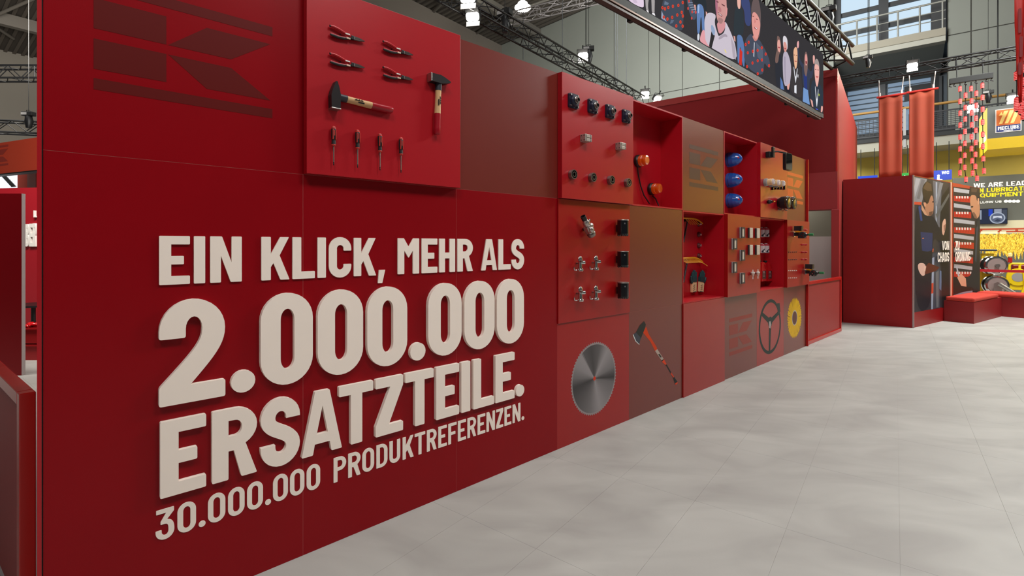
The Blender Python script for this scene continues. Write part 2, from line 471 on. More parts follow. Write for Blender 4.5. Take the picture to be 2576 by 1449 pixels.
pic.build('brush_print', PRINT, PANEL[(5, 0)])
# ------------------------------------------------------------------ lettering
def arc(cx, cy, rx, ry, a0, a1, n=12):
    return [(cx + rx*math.cos(math.radians(a0 + (a1-a0)*i/n)), cy + ry*math.sin(math.radians(a0 + (a1-a0)*i/n))) for i in range(n+1)]
def bez(p0, p1, p2, p3, n=10):
    r = []
    for i in range(n+1):
        t = i/n; a, b_, c, d = (1-t)**3, 3*t*(1-t)**2, 3*t*t*(1-t), t**3
        r.append((a*p0[0]+b_*p1[0]+c*p2[0]+d*p3[0], a*p0[1]+b_*p1[1]+c*p2[1]+d*p3[1]))
    return r
def ribbon(path, s):
    q = [path[0]]
    for p in path[1:]:
        if abs(p[0]-q[-1][0]) + abs(p[1]-q[-1][1]) > 1e-6: q.append(p)
    L, Rr = [], []
    for i, p in enumerate(q):
        a = Vector(q[max(i-1, 0)]); c = Vector(q[min(i+1, len(q)-1)]); p = Vector(p)
        d = (c - a).normalized(); n = Vector((-d.y, d.x)); L.append(tuple(p + n*s/2)); Rr.append(tuple(p - n*s/2))
    return L + Rr[::-1]
def rrect(x0, y0, x1, y1, rx, ry, n=8):
    return (arc(x1-rx, y0+ry, rx, ry, -90, 0, n) + arc(x1-rx, y1-ry, rx, ry, 0, 90, n) + arc(x0+rx, y1-ry, rx, ry, 90, 180, n) + arc(x0+rx, y0+ry, rx, ry, 180, 270, n))
def glyph(ch, w, h, s, t):
    X = lambda pts: [[(x*w, y*h) for x, y in pts]]
    k = s/w; q = t/h
    if ch in '0O':
        r = w/2 if w < h else h/2
        ry = min(h/2, r*1.05)
        return [[rrect(0, 0, w, h, r, ry), rrect(s, t, w-s, h-t, max(r-s, .001), max(ry-t, .001))]]
    if ch == 'Q':
        return glyph('O', w, h, s, t) + [X([(.55, .22), (.72, .28), (1.0, -.02), (.80, -.06)])]
    if ch == 'I': return [X(rect(0, 0, 1, 1))]
    if ch == 'E': return [X([(0,0),(1,0),(1,q),(k,q),(k,.5-q/2),(.80,.5-q/2),(.80,.5+q/2),(k,.5+q/2),(k,1-q),(1,1-q),(1,1),(0,1)])]
    if ch == 'F': return [X([(0,0),(k,0),(k,.5-q/2),(.85,.5-q/2),(.85,.5+q/2),(k,.5+q/2),(k,1-q),(1,1-q),(1,1),(0,1)])]
    if ch == 'L': return [X([(0,0),(1,0),(1,q),(k,q),(k,1),(0,1)])]
    if ch == 'T': return [X([(.5-k/2,0),(.5+k/2,0),(.5+k/2,1-q),(1,1-q),(1,1),(0,1),(0,1-q),(.5-k/2,1-q)])]
    if ch == 'H': return [X([(0,0),(k,0),(k,.5-q/2),(1-k,.5-q/2),(1-k,0),(1,0),(1,1),(1-k,1),(1-k,.5+q/2),(k,.5+q/2),(k,1),(0,1)])]
    if ch == 'N': return [X([(0,0),(k,0),(k,.58),(1-k*1.08,0),(1,0),(1,1),(1-k,1),(1-k,.43),(k*1.1,1),(0,1)])]
    if ch == 'Z': return [X([(0,0),(1,0),(1,q),(k*1.25,q),(1,1-q*1.05),(1,1),(0,1),(0,1-q),(1-k*1.25,1-q),(0,q*1.05)])]
    if ch == 'K': return [X([(0,0),(k,0),(k,.30),(.42,.395),(.98-k*.95,0),(1,0),(.64,.57),(.98,1),(.99-k,1),(k,.60),(k,1),(0,1)])]
    if ch == 'M': return [X([(0,0),(k,0),(k,.66),(.5,.45),(1-k,.66),(1-k,0),(1,0),(1,1),(1-k*.95,1),(.5,.76),(k*.95,1),(0,1)])]
    if ch == 'A': return [[[(x*w, y*h) for x, y in [(0,0),(k*.86,0),(k*.86+.045,.165),(1-k*.86-.045,.165),(1-k*.86,0),(1,0),(.68,1),(.32,1)]],
                           [(x*w, y*h) for x, y in [(k*.86+.09,.165+q*.9),(.91-k*.86,.165+q*.9),(.505,.76)]]]]
    if ch == 'V': return [X([(.5-k*.5,0),(.5+k*.5,0),(1,1),(1-k,1),(.5,.26),(k,1),(0,1)])]
    if ch == 'W':
        return [X([(.22-k*.4,0),(.22+k*.5,0),(.5,.6),(.78-k*.5,0),(.78+k*.4,0),(1,1),(1-k,1),(.76,.36),(.5+k*.42,1),(.5-k*.42,1),(.24,.36),(k,1),(0,1)])]
    if ch == 'D':
        r = min(w*.55, h*.45)
        return [[[(0,0)] + arc(w-r, r, r, r, -90, 0, 8) + arc(w-r, h-r, r, r, 0, 90, 8) + [(0,h)],
                 [(s,t)] + arc(w-r, r, r-s, r-t, -90, 0, 8) + arc(w-r, h-r, r-s, r-t, 0, 90, 8) + [(s,h-t)]]]
    if ch in 'PR':
        cy, ry, rx = .72*h, .28*h, min(.5*w, .3*h)
        a = arc(w-rx, cy, rx, ry, -90 if ch == 'P' else -62, 90, 12)
        hole = [(s, cy-ry+t)] + arc(w-rx, cy, rx-s*.98, ry-t, -90, 90, 10) + [(s, h-t)]
        if ch == 'P': return [[[(0,0),(s,0),(s,cy-ry)] + a + [(0,h)], hole]]
        return [[[(0,0),(s,0),(s,.40*h),(s+.12*w,.40*h),(w-s*1.02,0),(w,0)] + a + [(0,h)], hole]]
    if ch == 'B':
        r1 = .27*h; r2 = .25*h; rx = min(.5*w, .3*h)
        return [[[(0,0)] + arc(w-rx, r1, rx, r1, -90, 80, 8) + arc(w-rx*1.05, h-r2, rx, r2, -80, 90, 8) + [(0,h)],
                 [(s,t)] + arc(w-rx, r1, rx-s*.9, r1-t*.95, -90, 90, 8) + [(s, 2*r1-t*.95)],
                 [(s,h-2*r2+t*.95)] + arc(w-rx*1.05, h-r2, rx-s*.9, r2-t*.95, -90, 90, 8) + [(s, h-t)]]]
    if ch == 'U':
        a = (w-s)/2
        return [[ribbon([(s/2, h), (s/2, s/2+a)] + arc(w/2, s/2+a, a, a, 180, 360, 14) + [(w-s/2, h)], s)]]
    if ch in 'CG':
        a = (w-s)/2; b_ = min(a, (h-s)/2)
        path = [(w-s/2, .67*h)] + arc(w/2, h-t/2-b_, a, b_, 0, 180, 14) + arc(w/2, t/2+b_, a, b_, 180, 360, 14)
        if ch == 'C': return [[ribbon(path + [(w-s/2, .33*h)], s)]]
        return [[ribbon(path + [(w-s/2, .52*h)], s)], [rect(.52*w, .52*h-t, w-s*.5, .52*h)]]
    if ch == 'S':
        a = (w-s)/2; b_ = min(a*1.1, h*.26)
        yt, yb = h-t/2-b_, t/2+b_
        return [[ribbon([(w-s/2, .69*h)] + arc(w/2, yt, a, b_, 0, 180, 14) + bez((s/2, yt), (s/2, yt-.22*h), (w-s/2, yb+.22*h), (w-s/2, yb), 12)[1:] + arc(w/2, yb, a, b_, 0, -180, 14)[1:] + [(s/2, .32*h)], s)]]
    if ch == '2':
        o = [(0,0),(w,0),(w,q*h),(.455*w,q*h)] + bez((.455*w,q*h), (.80*w,.40*h), (.995*w,.52*h), (.995*w,.70*h), 10)[1:]
        o += arc(.4975*w, .70*h, .4975*w, .30*h, 0, 180, 16)[1:] + [(0,.63*h),(.385*w,.63*h),(.385*w,.70*h)]
        o += arc(.51*w, .715*h, .125*w, .115*h, 180, 0, 10) + bez((.635*w,.70*h), (.635*w,.56*h), (.42*w,.44*h), (0,q*1.02*h), 10)[1:]
        return [[o]]
    if ch == '3':
        o = [(.03*w,h-t),(.56*w,h-t),(.26*w,.60*h),(.26*w,.505*h),(.5*w,.505*h)] + bez((.5*w,.505*h), (w-s,.50*h), (w-s,.40*h), (w-s,.28*h), 6)[1:]
        o += arc(.5*w, .27*h, .5*w-s, .27*h-t, 0, -180, 10)[1:] + [(s,.33*h),(0,.33*h)] + arc(.5*w, .27*h, .5*w, .27*h, 180, 360, 16)
        o += bez((w,.27*h), (w,.47*h), (.92*w,.60*h), (.60*w,.635*h), 8)[1:] + [(.98*w,.87*h),(.98*w,h),(.03*w,h)]
        return [[o]]
    if ch == '.': return [[circle(w/2, h/2, w/2, h/2, 24)]]
    if ch == ',': return [X([(0,0),(.60,0),(1,1),(.16,1)])]
    raise ValueError(ch)
def soften(lp, r):
    """round the sharp outside corners of an outline"""
    n = len(lp); out = []
    ar = sum(lp[i][0]*lp[(i+1) % n][1] - lp[(i+1) % n][0]*lp[i][1] for i in range(n)); sg = 1 if ar > 0 else -1
    for i in range(n):
        p = Vector(lp[i]); a = Vector(lp[i-1]) - p; c = Vector(lp[(i+1) % n]) - p
        cr = (-a.x*c.y + a.y*c.x)*sg
        if a.length < 2.2*r or c.length < 2.2*r or a.length == 0 or c.length == 0 or cr <= 0 or a.angle(c) > 2.6:
            out.append(tuple(p)); continue
        a.normalize(); c.normalize()
        p0, p1 = p + a*r, p + c*r
        for k in range(4):
            t = k/3; q = p0*(1-t)**2 + p*2*t*(1-t) + p1*t*t; out.append(tuple(q))
    return out
def letter(name, ch, w, h, s, t, d, m, parent, matrix=None, rnd=.02):
    b = MB()
    for loops in glyph(ch, w, h, s, t):
        lps = [soften(loops[0], rnd*h)] + loops[1:] if rnd and ch not in '0O.S' else loops
        b.prism(lps, -d, 0)
    o = b.build(name, m, parent)
    if matrix is not None: o.matrix_local = matrix
    return o
LINES = [
 ('first line of cream raised lettering, EIN KLICK, MEHR ALS, on red wall', 1.453, 1.670, .203, .175, .008,
  [('E',400.4,477.8),('I',487.9,516.3),('N',529,608.3),('K',657.6,728.4),('L',736,792.2),('I',799,820),('C',827.7,883.7),('K',890.3,946.3),(',',950.8,969.1),
   ('M',1000.8,1054.5),('E',1061,1100.3),('H',1105.2,1145),('R',1151,1189.7),('A',1210.8,1250.2),('L',1254.2,1284.9),('S',1287,1318.7)]),
 ('largest cream raised figures, 2.000.000, on red wall', .920, 1.385, .202, .172, .026,
  [('2',400,567),('.',581.2,642.3),('0',655.7,787),('0',799.3,913.5),('0',924,1024.5),('.',1032,1070.5),('0',1077.3,1161.5),('0',1168.3,1244.3),('0',1250,1318)]),
 ('cream raised word ERSATZTEILE below the large figures', .519, .853, .203, .170, .024,
  [('E',402.8,518.7),('R',533.6,646.7),('S',656,754.4),('A',758.9,860.3),('T',853,939),('Z',945,1014),('T',1019.6,1091),('E',1097.4,1155),('I',1160.7,1183.3),
   ('L',1190.8,1242.7),('E',1246.5,1294.6),('.',1298,1319)]),
 ('smallest cream lettering line, 30.000.000 PRODUKTREFERENZEN, near the floor', .328, .463, .163, .140, .003,
  [('3',391.4,438.7),('0',446.3,493.2),('.',499.7,517.3),('0',523.2,567),('0',573.6,615.3),('0',621.6,661.6),('.',667,682),('0',686.8,724.4),('0',729.5,765.8),('0',771.3,805.5),
   ('P',839.3,871),('R',876,907),('O',911.4,941.2),('D',947,974.9),('U',979.8,1006.9),('K',1013,1040.8),('T',1043.3,1069.8),('R',1074,1098.3),('E',1102.7,1124.2),('F',1127.8,1148.8),
   ('E',1152,1172.5),('R',1176,1197.7),('E',1201.5,1220.9),('N',1223.9,1245.1),('Z',1248.2,1265.9),('E',1269.2,1286.3),('N',1289.6,1309.2),('.',1312.2,1319)])]
for label, z0, z1, ks, kt, d, chars in LINES:
    h = z1 - z0; ua = WALL.px(chars[0][1], 900, d)[0]
    t = thing('wall_lettering', label, 'lettering', WALL.mx(ua, z0, .0003))
    for ch, xa, xb in chars:
        a, c = WALL.px(xa, 900, d)[0], WALL.px(xb, 900, d)[0]; w = c - a
        hh, zz = h, 0
        if ch == '.': hh = w*1.0; zz = -.0
        if ch == ',': zz, hh = 1.407 - z0, .077
        letter('letter', ch, w, hh, ks*h, kt*h, d, CREAM, t, Matrix.Translation((a - ua, 0, zz)))
WIDTHS = {'I': .42, 'M': 1.25, 'W': 1.5, ' ': .45, '.': .4, ',': .35, 'L': .85, 'E': .88, 'F': .85, 'T': .92, 'Q': 1.1, 'O': 1.05, 'A': 1.08, 'V': 1.05}
def text_line(P, s, u0, z0, u1, h, m, parent, bold=.2, d=.003, p=0.0, gap=.14, name='letter'):
    ws = [WIDTHS.get(c, 1.0) for c in s]; tot = sum(ws) + gap*(len(s)-1); k = (u1-u0)/tot; x = u0
    for c, w in zip(s, ws):
        if c != ' ':
            ww = w*k; st = min(bold*h, ww*.36) if c != 'I' else ww
            letter(name, c, ww, h, st, min(.19*h, st*1.0), d, m, parent, Matrix.Translation((x, -p, z0)), rnd=0)
        x += (w + gap)*k
# ------------------------------------------------------------------ tools on the first board
PB = .0482
GRIP = mat('red tool grip', (172, 14, 26), .3); GRIPB = mat('black tool grip', (26, 22, 24), .5)
TAGM = mat('beige tool label', (205, 180, 160), .5); TOOLSTEEL = mat('dark tool steel', (120, 108, 104), .3, .9)
def make_pliers():
    t = thing('pliers', 'red handled pliers with tapered steel jaws on the tool board', 'pliers', None, 'pliers on the tool board')
    up = [(0, -.012, .026), (.02, -.012, .027), (.045, -.012, .022), (.075, -.012, .012), (.1, -.012, .004), (.122, -.012, -.004)]
    lo = [(0, -.012, -.018), (.02, -.012, -.02), (.045, -.012, -.022), (.075, -.012, -.02), (.1, -.012, -.014), (.122, -.012, -.004)]
    g = MB().tube(up, [.006, .0075, .0078, .0075, .0065, .004], 10, 0).build('grip', GRIP, t)
    MB().cyl((-.002, -.012, .026), (.004, -.012, .026), .0062, n=10).build('grip_end', GRIPB, g)
    MB().box((.082, -.0205, .004), (.108, -.017, .011), 0, .001).build('label_patch', WHITE, g)
    g = MB().tube(lo, [.006, .0078, .008, .0078, .0065, .004], 10, 0).build('grip', GRIPB, t)
    MB().tube([(p[0], p[1]-.001, p[2]+.0045) for p in lo[:-1]], .0052, 8).build('grip_inlay', GRIP, g)
    MB().box((.088, -.021, -.019), (.11, -.017, -.011), 0, .001).build('label_patch', TAGM, g)
    MB().box((.116, -.019, -.014), (.136, -.004, .008), 0, .003).build('pivot', BLACK, t)
    MB().prism([[(.132, -.012), (.165, -.011), (.195, -.0045), (.195, -.0025), (.132, -.0025)]], -.017, -.006).build('jaw', TOOLSTEEL, t)
    MB().prism([[(.132, -.0018), (.195, -.0018), (.165, .006), (.132, .007)]], -.017, -.006).build('jaw', TOOLSTEEL, t)
    MB().cyl((.06, 0, .0), (.06, -.006, .0), .003, n=8).build('peg', BLACK, t)
    return t
repeat(make_pliers, [WALL.at(x, y, PB) for x, y in ((828, 79), (828, 148.5), (961.5, 117), (961.5, 182))],
       ['red handled pliers, upper of the two above the horizontal hammer head', 'red handled pliers directly above the horizontal hammer head',
        'red handled pliers, upper of the two beside the upright hammer', 'red handled pliers, lower of the two beside the upright hammer'])
WOODM = mat('ash handle', (206, 164, 116), .45, var=.12, vscale=25); HEADM = mat('black forged steel', (30, 24, 26), .45, .3)
HANDRED = mat('red lacquered handle end', (158, 10, 30), .3); SLEEVE = mat('dark sleeve', (40, 44, 52), .4)
def make_hammer():
    t = thing('hammer', '', 'hammer', None, 'hammers on the tool board')
    h = MB().prism([[(-.026, -.07), (.022, -.07), (.024, .005), (.016, .045), (.006, .075), (-.002, .075), (-.02, .03), (-.028, 0)]], -.045, -.003).build('head', HEADM, t)
    MB().box((-.0285, -.049, -.074), (.0245, 0, -.0665), 0, .003).build('striking_face', STEEL, h)
    def sec(xs, m, name):
        return MB().tube([(x, -.022, -.002 - .012*math.sin(max(0, x-.03)*4.2)) for x, r in xs], [r for x, r in xs], 12, 0, True, 1.25).build(name, m, t)
    sec([(.02, .0165), (.066, .0165)], SLEEVE, 'sleeve')
    wd = sec([(.064, .0155), (.10, .0148), (.15, .0150), (.20, .0160), (.212, .0162)], WOODM, 'handle')
    sec([(.21, .0164), (.26, .0160), (.30, .0165), (.335, .0175), (.343, .012)], HANDRED, 'handle_end')
    b = MB(); ink = 0
    for k in range(10): b.box((.105 + k*.005, -.0405, -.004), (.1085 + k*.005, -.0385, .0005 + .002*(k % 3)))
    for k in range(9): b.box((.125 + k*.004, -.0425, -.017), (.1275 + k*.004, -.0385, -.009))
    b.build('print', BLACK, wd)
    return t
u1, z1 = WALL.px(838, 244, PB); u2, z2 = WALL.px(1099, 204, PB)
repeat(make_hammer, [WALL.mx(u1, z1, PB), WALL.mx(u2, z2, PB, RY(90))],
       ['hammer with pale wood handle hanging horizontally above the screwdrivers', 'hammer with pale wood handle hanging upright, head on top'])
ORANGE = mat('orange red grip inlay', (200, 50, 40), .4)
def make_driver():
    t = thing('screwdriver', 'black and red handled screwdriver hanging tip down on the tool board', 'screwdriver', None, 'screwdrivers on the tool board')
    h = MB().lathe([(.006, 0), (.0115, -.004), (.0135, -.02), (.0135, -.05), (.0105, -.075), (.0115, -.095)], (0, -.017, 0), 'z', 14).build('handle', GRIPB, t)
    MB().lathe([(.004, .003), (.0095, .0), (.0125, -.008), (.0125, -.016)], (0, -.017, 0), 'z', 14).build('cap', ORANGE, h)
    for s in (-1, 1): MB().box((s*.008 - .0016, -.031, -.07), (s*.008 + .0016, -.022, -.016), 0, .001).build('inlay', ORANGE, h)
    MB().box((-.0022, -.0312, -.05), (.0022, -.026, -.02), 0, .001).build('inlay', ORANGE, h)
    MB().lathe([(.0105, -.0945), (.013, -.098), (.009, -.104)], (0, -.017, 0), 'z', 14).build('collar', ORANGE, t)
    s_ = MB().cyl((0, -.017, -.102), (0, -.017, -.197), .0032, n=10).build('shaft', STEEL, t)
    MB().cyl((0, -.017, -.19), (0, -.017, -.207), .0038, .0022, n=8).build('tip', BLACK, s_)
    MB().cyl((0, 0, -.06), (0, -.012, -.06), .003, n=8).build('peg', BLACK, t)
    return t
repeat(make_driver, [WALL.at(x, y, PB) for x, y in ((836, 320), (896, 329), (952.3, 338.5), (1005, 347.5))],
       ['black and red screwdriver, first of four from the large K panel', 'black and red screwdriver, second of four from the large K panel',
        'black and red screwdriver, second of four from the upright hammer', 'black and red screwdriver nearest the upright hammer'])

# ------------------------------------------------------------------ bearings board
ORD = ['first of four from the dark panel', 'second of four from the dark panel', 'second of four from the beacon niche', 'next to the beacon niche']
NAVY = mat('dark navy cast iron', (34, 38, 58), .35, .2); BSTEEL = mat('bearing steel', (140, 132, 128), .28, .9)
def make_flange():
    t = thing('flange_bearing', 'square navy flange bearing with steel insert and four bolts', 'bearing', None, 'flange bearings in the top row')
    h = .058
    MB().prism([rrect(-h, -h, h, h, .014, .014, 5), circle(0, 0, .02, n=20)], -.018, 0).build('flange', NAVY, t)
    MB().lathe([(.050, -.016), (.046, -.035), (.040, -.044), (.030, -.044), (.030, -.02)], (0, 0, 0), 'y', 28).build('housing', NAVY, t)
    r = MB().lathe([(.030, -.03), (.030, -.052), (.026, -.055), (.019, -.055), (.019, -.02), (.030, -.02)], (0, 0, 0), 'y', 24).build('insert_ring', BSTEEL, t)
    MB().lathe([(.0185, -.02), (.0185, -.066), (.015, -.066), (.015, -.02)], (0, 0, 0), 'y', 20).build('inner_race', BSTEEL, r)
    MB().cyl((0, 0, 0), (0, -.02, 0), .0185, n=16).build('bore_shadow', BLACK, t)
    for sx in (-1, 1):
        for sz in (-1, 1): MB().cyl((sx*.043, -.017, sz*.043), (sx*.043, -.028, sz*.043), .0085, n=6, smooth=False).build('bolt', STEEL, t)
    MB().cyl((.022, -.03, -.042), (.024, -.042, -.05), .005, n=8).build('grease_nipple', STEEL, t)
    return t
repeat(make_flange, [WALL.at(x, y, PB) for x, y in ((1440, 255), (1488.5, 268.5), (1532, 281.5), (1573, 293.5))],
       ['navy square flange bearing with steel insert, %s' % k for k in ORD])
ALU = mat('anodised aluminium', (176, 166, 158), .4, .6, var=.05)
def make_cyl():
    t = thing('compact_cylinder', 'small aluminium block cylinder with grooved face', 'cylinder', None, 'aluminium cylinders in the middle row')
    MB().box((-.04, -.055, -.03), (.04, 0, .03), 0, .003).build('body', ALU, t)
    for k in (-1, 1):
        MB().box((-.026, -.0585, k*.015 - .0125), (.041, -.054, k*.015 + .0125), 0, .002).build('rail', ALU, t)
    for y, z in ((-.014, .018), (-.014, -.018), (-.042, .018), (-.042, -.018)):
        MB().cyl((-.0405, y, z), (-.0385, y, z), .0045, n=10).build('screw_hole', BLACK, t)
    MB().box((.024, -.0595, -.03), (.032, -.05, .03), 0, .002).build('end_ring', BSTEEL, t)
    return t
repeat(make_cyl, [WALL.at(x, y, PB) for x, y in ((1467, 349.5), (1554.5, 369.5))],
       ['aluminium block cylinder below the flange bearings, nearer the dark panel', 'aluminium block cylinder below the flange bearings, nearer the beacon niche'])
def make_ball():
    t = thing('ball_bearing', 'round steel ball bearing with dark seal ring', 'bearing', None, 'ball bearings in the bottom row')
    MB().lathe([(.038, 0), (.0395, -.004), (.0395, -.030), (.038, -.034), (.031, -.034), (.031, 0)], (0, 0, 0), 'y', 28).build('outer_race', BSTEEL, t)
    MB().lathe([(.031, -.028), (.022, -.028)], (0, 0, 0), 'y', 28).build('seal', BLACK, t)
    MB().lathe([(.022, -.004), (.022, -.034), (.015, -.034), (.015, -.004)], (0, 0, 0), 'y', 24).build('inner_race', BSTEEL, t)
    MB().cyl((0, 0, 0), (0, -.008, 0), .016, n=14).build('mount', BLACK, t)
    return t
repeat(make_ball, [WALL.at(x, y, PB) for x, y in ((1437, 439.5), (1486.5, 447), (1533, 453.5), (1575.5, 460))],
       ['round steel ball bearing, %s' % k for k in ORD])

# ------------------------------------------------------------------ beacons in the niche
AMBER = mat('amber lens', (196, 74, 6), .12, emit=.12, trans=.25, var=.25, vscale=60, bump=.8, bscale=120)
BP = -.25
def make_beacon():
    t = thing('beacon', '', 'beacon', None, 'amber beacons in the niche')
    MB().lathe([(.062, 0), (.066, -.006), (.066, -.03), (.058, -.042)], (0, 0, 0), 'y', 28).build('base', BLACK, t)
    l = MB().lathe([(.056, -.04), (.056, -.075), (.051, -.08), (.051, -.105), (.046, -.118), (.036, -.122), (.0, -.122)], (0, 0, 0), 'y', 28).build('lens', AMBER, t)
    for k in (-.052, -.064): MB().lathe([(.0565, k), (.0578, k - .003), (.0565, k - .006)], (0, 0, 0), 'y', 28).build('lens_rib', AMBER, l)
    return t
be = [WALL.px(1602.5, 406, BP), WALL.px(1636, 476, BP)]
rb = repeat(make_beacon, [WALL.mx(u, z, BP + .0005) for u, z in be],
       ['amber warning beacon with long curved cable, higher in the niche', 'amber warning beacon low in the niche beside the cable'])
def cable(t, pts):
    base = t.matrix_world.inverted()
    q = [base @ (WALL.M @ Vector((u, .25 - d, z))) for (u, z), d in pts]
    MB().tube(q, .007, 8).build('cable', BLACK, t)
bpy.context.view_layer.update()
cp = crop(1380, 150, 3.7167)
cable(rb[0], [(WALL.px(*cp([p])[0], BP), d) for p, d in (((822, 1000), .012), ((824, 1050), .016), ((832, 1100), .016), ((845, 1180), .02), ((868, 1270), .03), ((905, 1350), .05))])
cable(rb[1], [(WALL.px(*cp([p])[0], BP), d) for p, d in (((965, 1275), .012), ((985, 1300), .02), ((990, 1330), .03), ((993, 1368), .05))])

# ------------------------------------------------------------------ flat board: valve, couplings, filters
CASTM = mat('cast zinc', (186, 176, 170), .25, .85, var=.1, vscale=40)
P1 = .0102
t = thing('hydraulic_pump', 'tilted cast metal pump with black threaded neck', 'pump', WALL.at(1466, 571, P1, RY(-38) @ SC(1.12)))
MB().lathe([(.020, .05), (.020, .085), (.016, .085), (.012, .05)], (-.0, -.05, .012), 'z', 16).build('neck', BLACK, t)
MB().lathe([(.018, .0), (.026, .012), (.026, .035), (.021, .045), (.019, .056)], (0, -.05, .006), 'z', 16).build('collar', CASTM, t)
b_ = MB().box((-.030, -.075, -.055), (.030, -.02, .014), 0, .012).build('body', CASTM, t)
MB().ell((.030, -.055, -.01), (.018, .018, .022)).build('boss', CASTM, b_); MB().ell((-.012, -.08, -.02), (.02, .014, .024)).build('boss', CASTM, b_)
MB().cyl((.02, -.05, .02), (.048, -.05, .032), .009, n=12).build('port', CHROME, b_)
MB().prism([[(-.038, -.03), (-.012, -.052), (.016, -.03), (.0, .0)]], -.086, -.07).build('bracket', CASTM, t)
MB().lathe([(.030, -.052), (.034, -.06), (.030, -.082), (.018, -.088)], (0, -.048, 0), 'z', 16).build('end_cap', BSTEEL, t)
MB().cyl((0, 0, -.02), (0, -.04, -.02), .012, n=10).build('mount', BLACK, t)
def make_coupling():
    t = thing('pipe_coupling', 'small chrome hose coupling with side lug and ring foot', 'coupling', None, 'chrome couplings on the flat board')
    MB().lathe([(.019, -.062), (.019, -.05), (.017, -.045), (.015, .0), (.016, .03), (.012, .045)], (0, -.04, 0), 'z', 16).build('body', CHROME, t)
    MB().lathe([(.026, -.062), (.028, -.058), (.028, -.048), (.026, -.044), (.022, -.042)], (0, -.04, 0), 'z', 18).build('foot_ring', CHROME, t)
    MB().tube([(-.018, -.04, .02), (-.016, -.04, .045), (0, -.04, .056), (.016, -.04, .048), (.018, -.04, .02)], .007, 10).build('bail', CHROME, t)
    MB().cyl((0, -.045, .008), (.034, -.06, .008), .014, n=14).build('side_lug', CHROME, t)
    MB().cyl((-.005, -.045, .02), (-.005, -.066, .02), .010, n=12).build('plug', BSTEEL, t)
    MB().tube([(-.02, -.03, -.055), (-.035, -.012, -.055), (-.04, -.010, -.05), (-.04, -.008, -.03)], .0055, 8).build('hook', CHROME, t)
    MB().cyl((0, 0, 0), (0, -.03, 0), .006, n=8).build('peg', BSTEEL, t)
    return t
repeat(make_coupling, [WALL.at(x, y, P1) for x, y in ((1450, 662.5), (1489.5, 660.5), (1450.5, 738), (1489.5, 735))],
       ['chrome hose coupling right below the cast pump', 'chrome hose coupling beside the middle oil filter',
        'chrome hose coupling in the lower pair, farther from the oil filters', 'chrome hose coupling beside the lowest oil filter'])
FILTER = mat('glossy black paint', (14, 15, 19), .18, coat=.3)
def make_filter():
    t = thing('oil_filter', 'black cylindrical spin-on oil filter with scalloped lower end', 'oil filter', None, 'oil filters on the flat board')
    c = (0, -.062, 0)
    MB().lathe([(.030, .0745), (.047, .0745), (.05, .071), (.05, -.05), (.047, -.06), (.042, -.066), (.0, -.068)], c, 'z', 28).build('can', FILTER, t)
    MB().lathe([(.0505, .068), (.052, .071), (.0505, .0765), (.044, .0765)], c, 'z', 28).build('rim', STEEL, t)
    b = MB()
    for k in range(14):
        a = 2*math.pi*k/14; b.ell((.041*math.cos(a), -.062 + .041*math.sin(a), -.058), (.009, .009, .014), 0, 8, 6)
    b.build('flutes', FILTER, t)
    MB().box((-.015, -.016, -.03), (.015, 0, .03)).build('mount', BLACK, t)
    MB().box((-.034, -.1045, .035), (-.012, -.099, .047)).build('print', mat('grey print', (120, 122, 126), .5), t)
    return t
repeat(make_filter, [WALL.at(x, y, P1) for x, y in ((1552.5, 574.5), (1552.5, 652.5), (1553, 730))],
       ['black spin-on oil filter, topmost, beside the cast pump', 'black spin-on oil filter, middle of three', 'black spin-on oil filter, lowest of three'])

# ------------------------------------------------------------------ blue domes
BLUE = mat('blue moulded plastic', (28, 84, 170), .22, coat=.4, var=.06)
REDDOT = mat('red dot', (190, 12, 30), .4)
def make_dome():
    t = thing('blue_dome', 'glossy blue plastic dome with a red dot', 'dome', None, 'blue domes in the niche')
    o = MB().lathe([(.098, 0), (.098, -.012), (.097, -.04), (.090, -.085), (.075, -.125), (.055, -.155), (.030, -.174), (.012, -.181), (0, -.182)], (0, 0, 0), 'y', 32).build('shell', BLUE, t)
    MB().lathe([(.0985, -.030), (.1, -.033), (.0985, -.036)], (0, 0, 0), 'y', 32).build('seam', mat('dark blue seam', (14, 40, 110), .4), o)
    MB().ell((-.044, -.148, .006), (.017, .017, .017), 0, 12, 8).build('dot', REDDOT, t)
    return t
repeat(make_dome, [WALL.at(x, y, BP + .001) for x, y in ((1832, 402.5), (1832.5, 454), (1833, 505))],
       ['glossy blue dome with red dot, topmost in its niche', 'glossy blue dome with red dot, middle of three', 'glossy blue dome with red dot, lowest in its niche'])

# ------------------------------------------------------------------ mirror and lamps board
t = thing('vehicle_mirror', 'black vehicle mirror on a short arm with clamp bracket', 'mirror', WALL.at(1929, 386.5, PB))
br = MB().box((-.05, -.06, -.06), (.05, 0, .02), 0, .008).build('bracket', BLACK, t)
MB().box((.0, -.085, -.058), (.06, -.055, .085), 0, .006).build('clamp', BLACK, t)
MB().tube([(.03, -.07, .02), (.06, -.12, .02), (.10, -.20, -.005), (.115, -.22, -.02)], .011, 10).build('arm', BLACK, t)
mm = Matrix.Translation((.115, -.23, -.125)) @ RZ(-4)
def xf(b, m):
    b.v = [tuple(m @ Vector(p)) for p in b.v]; return b
hd = xf(MB().prism([rrect(-.10, -.115, .10, .115, .03, .03, 6)], -.012, .028), mm).build('housing', BLACK, t)
xf(MB().prism([rrect(-.09, -.107, .09, .107, .025, .025, 6)], -.0135, -.012), mm).build('glass', mat('mirror glass', (235, 238, 240), .03, 1.0), hd)
xf(MB().box((-.03, .026, -.02), (.02, .06, .08), 0, .008), mm).build('joint', BLACK, t)
CREAML = mat('cream lamp lens', (228, 200, 150), .3); CLEAR = mat('clear lamp glass', (220, 205, 205), .1, coat=.5)
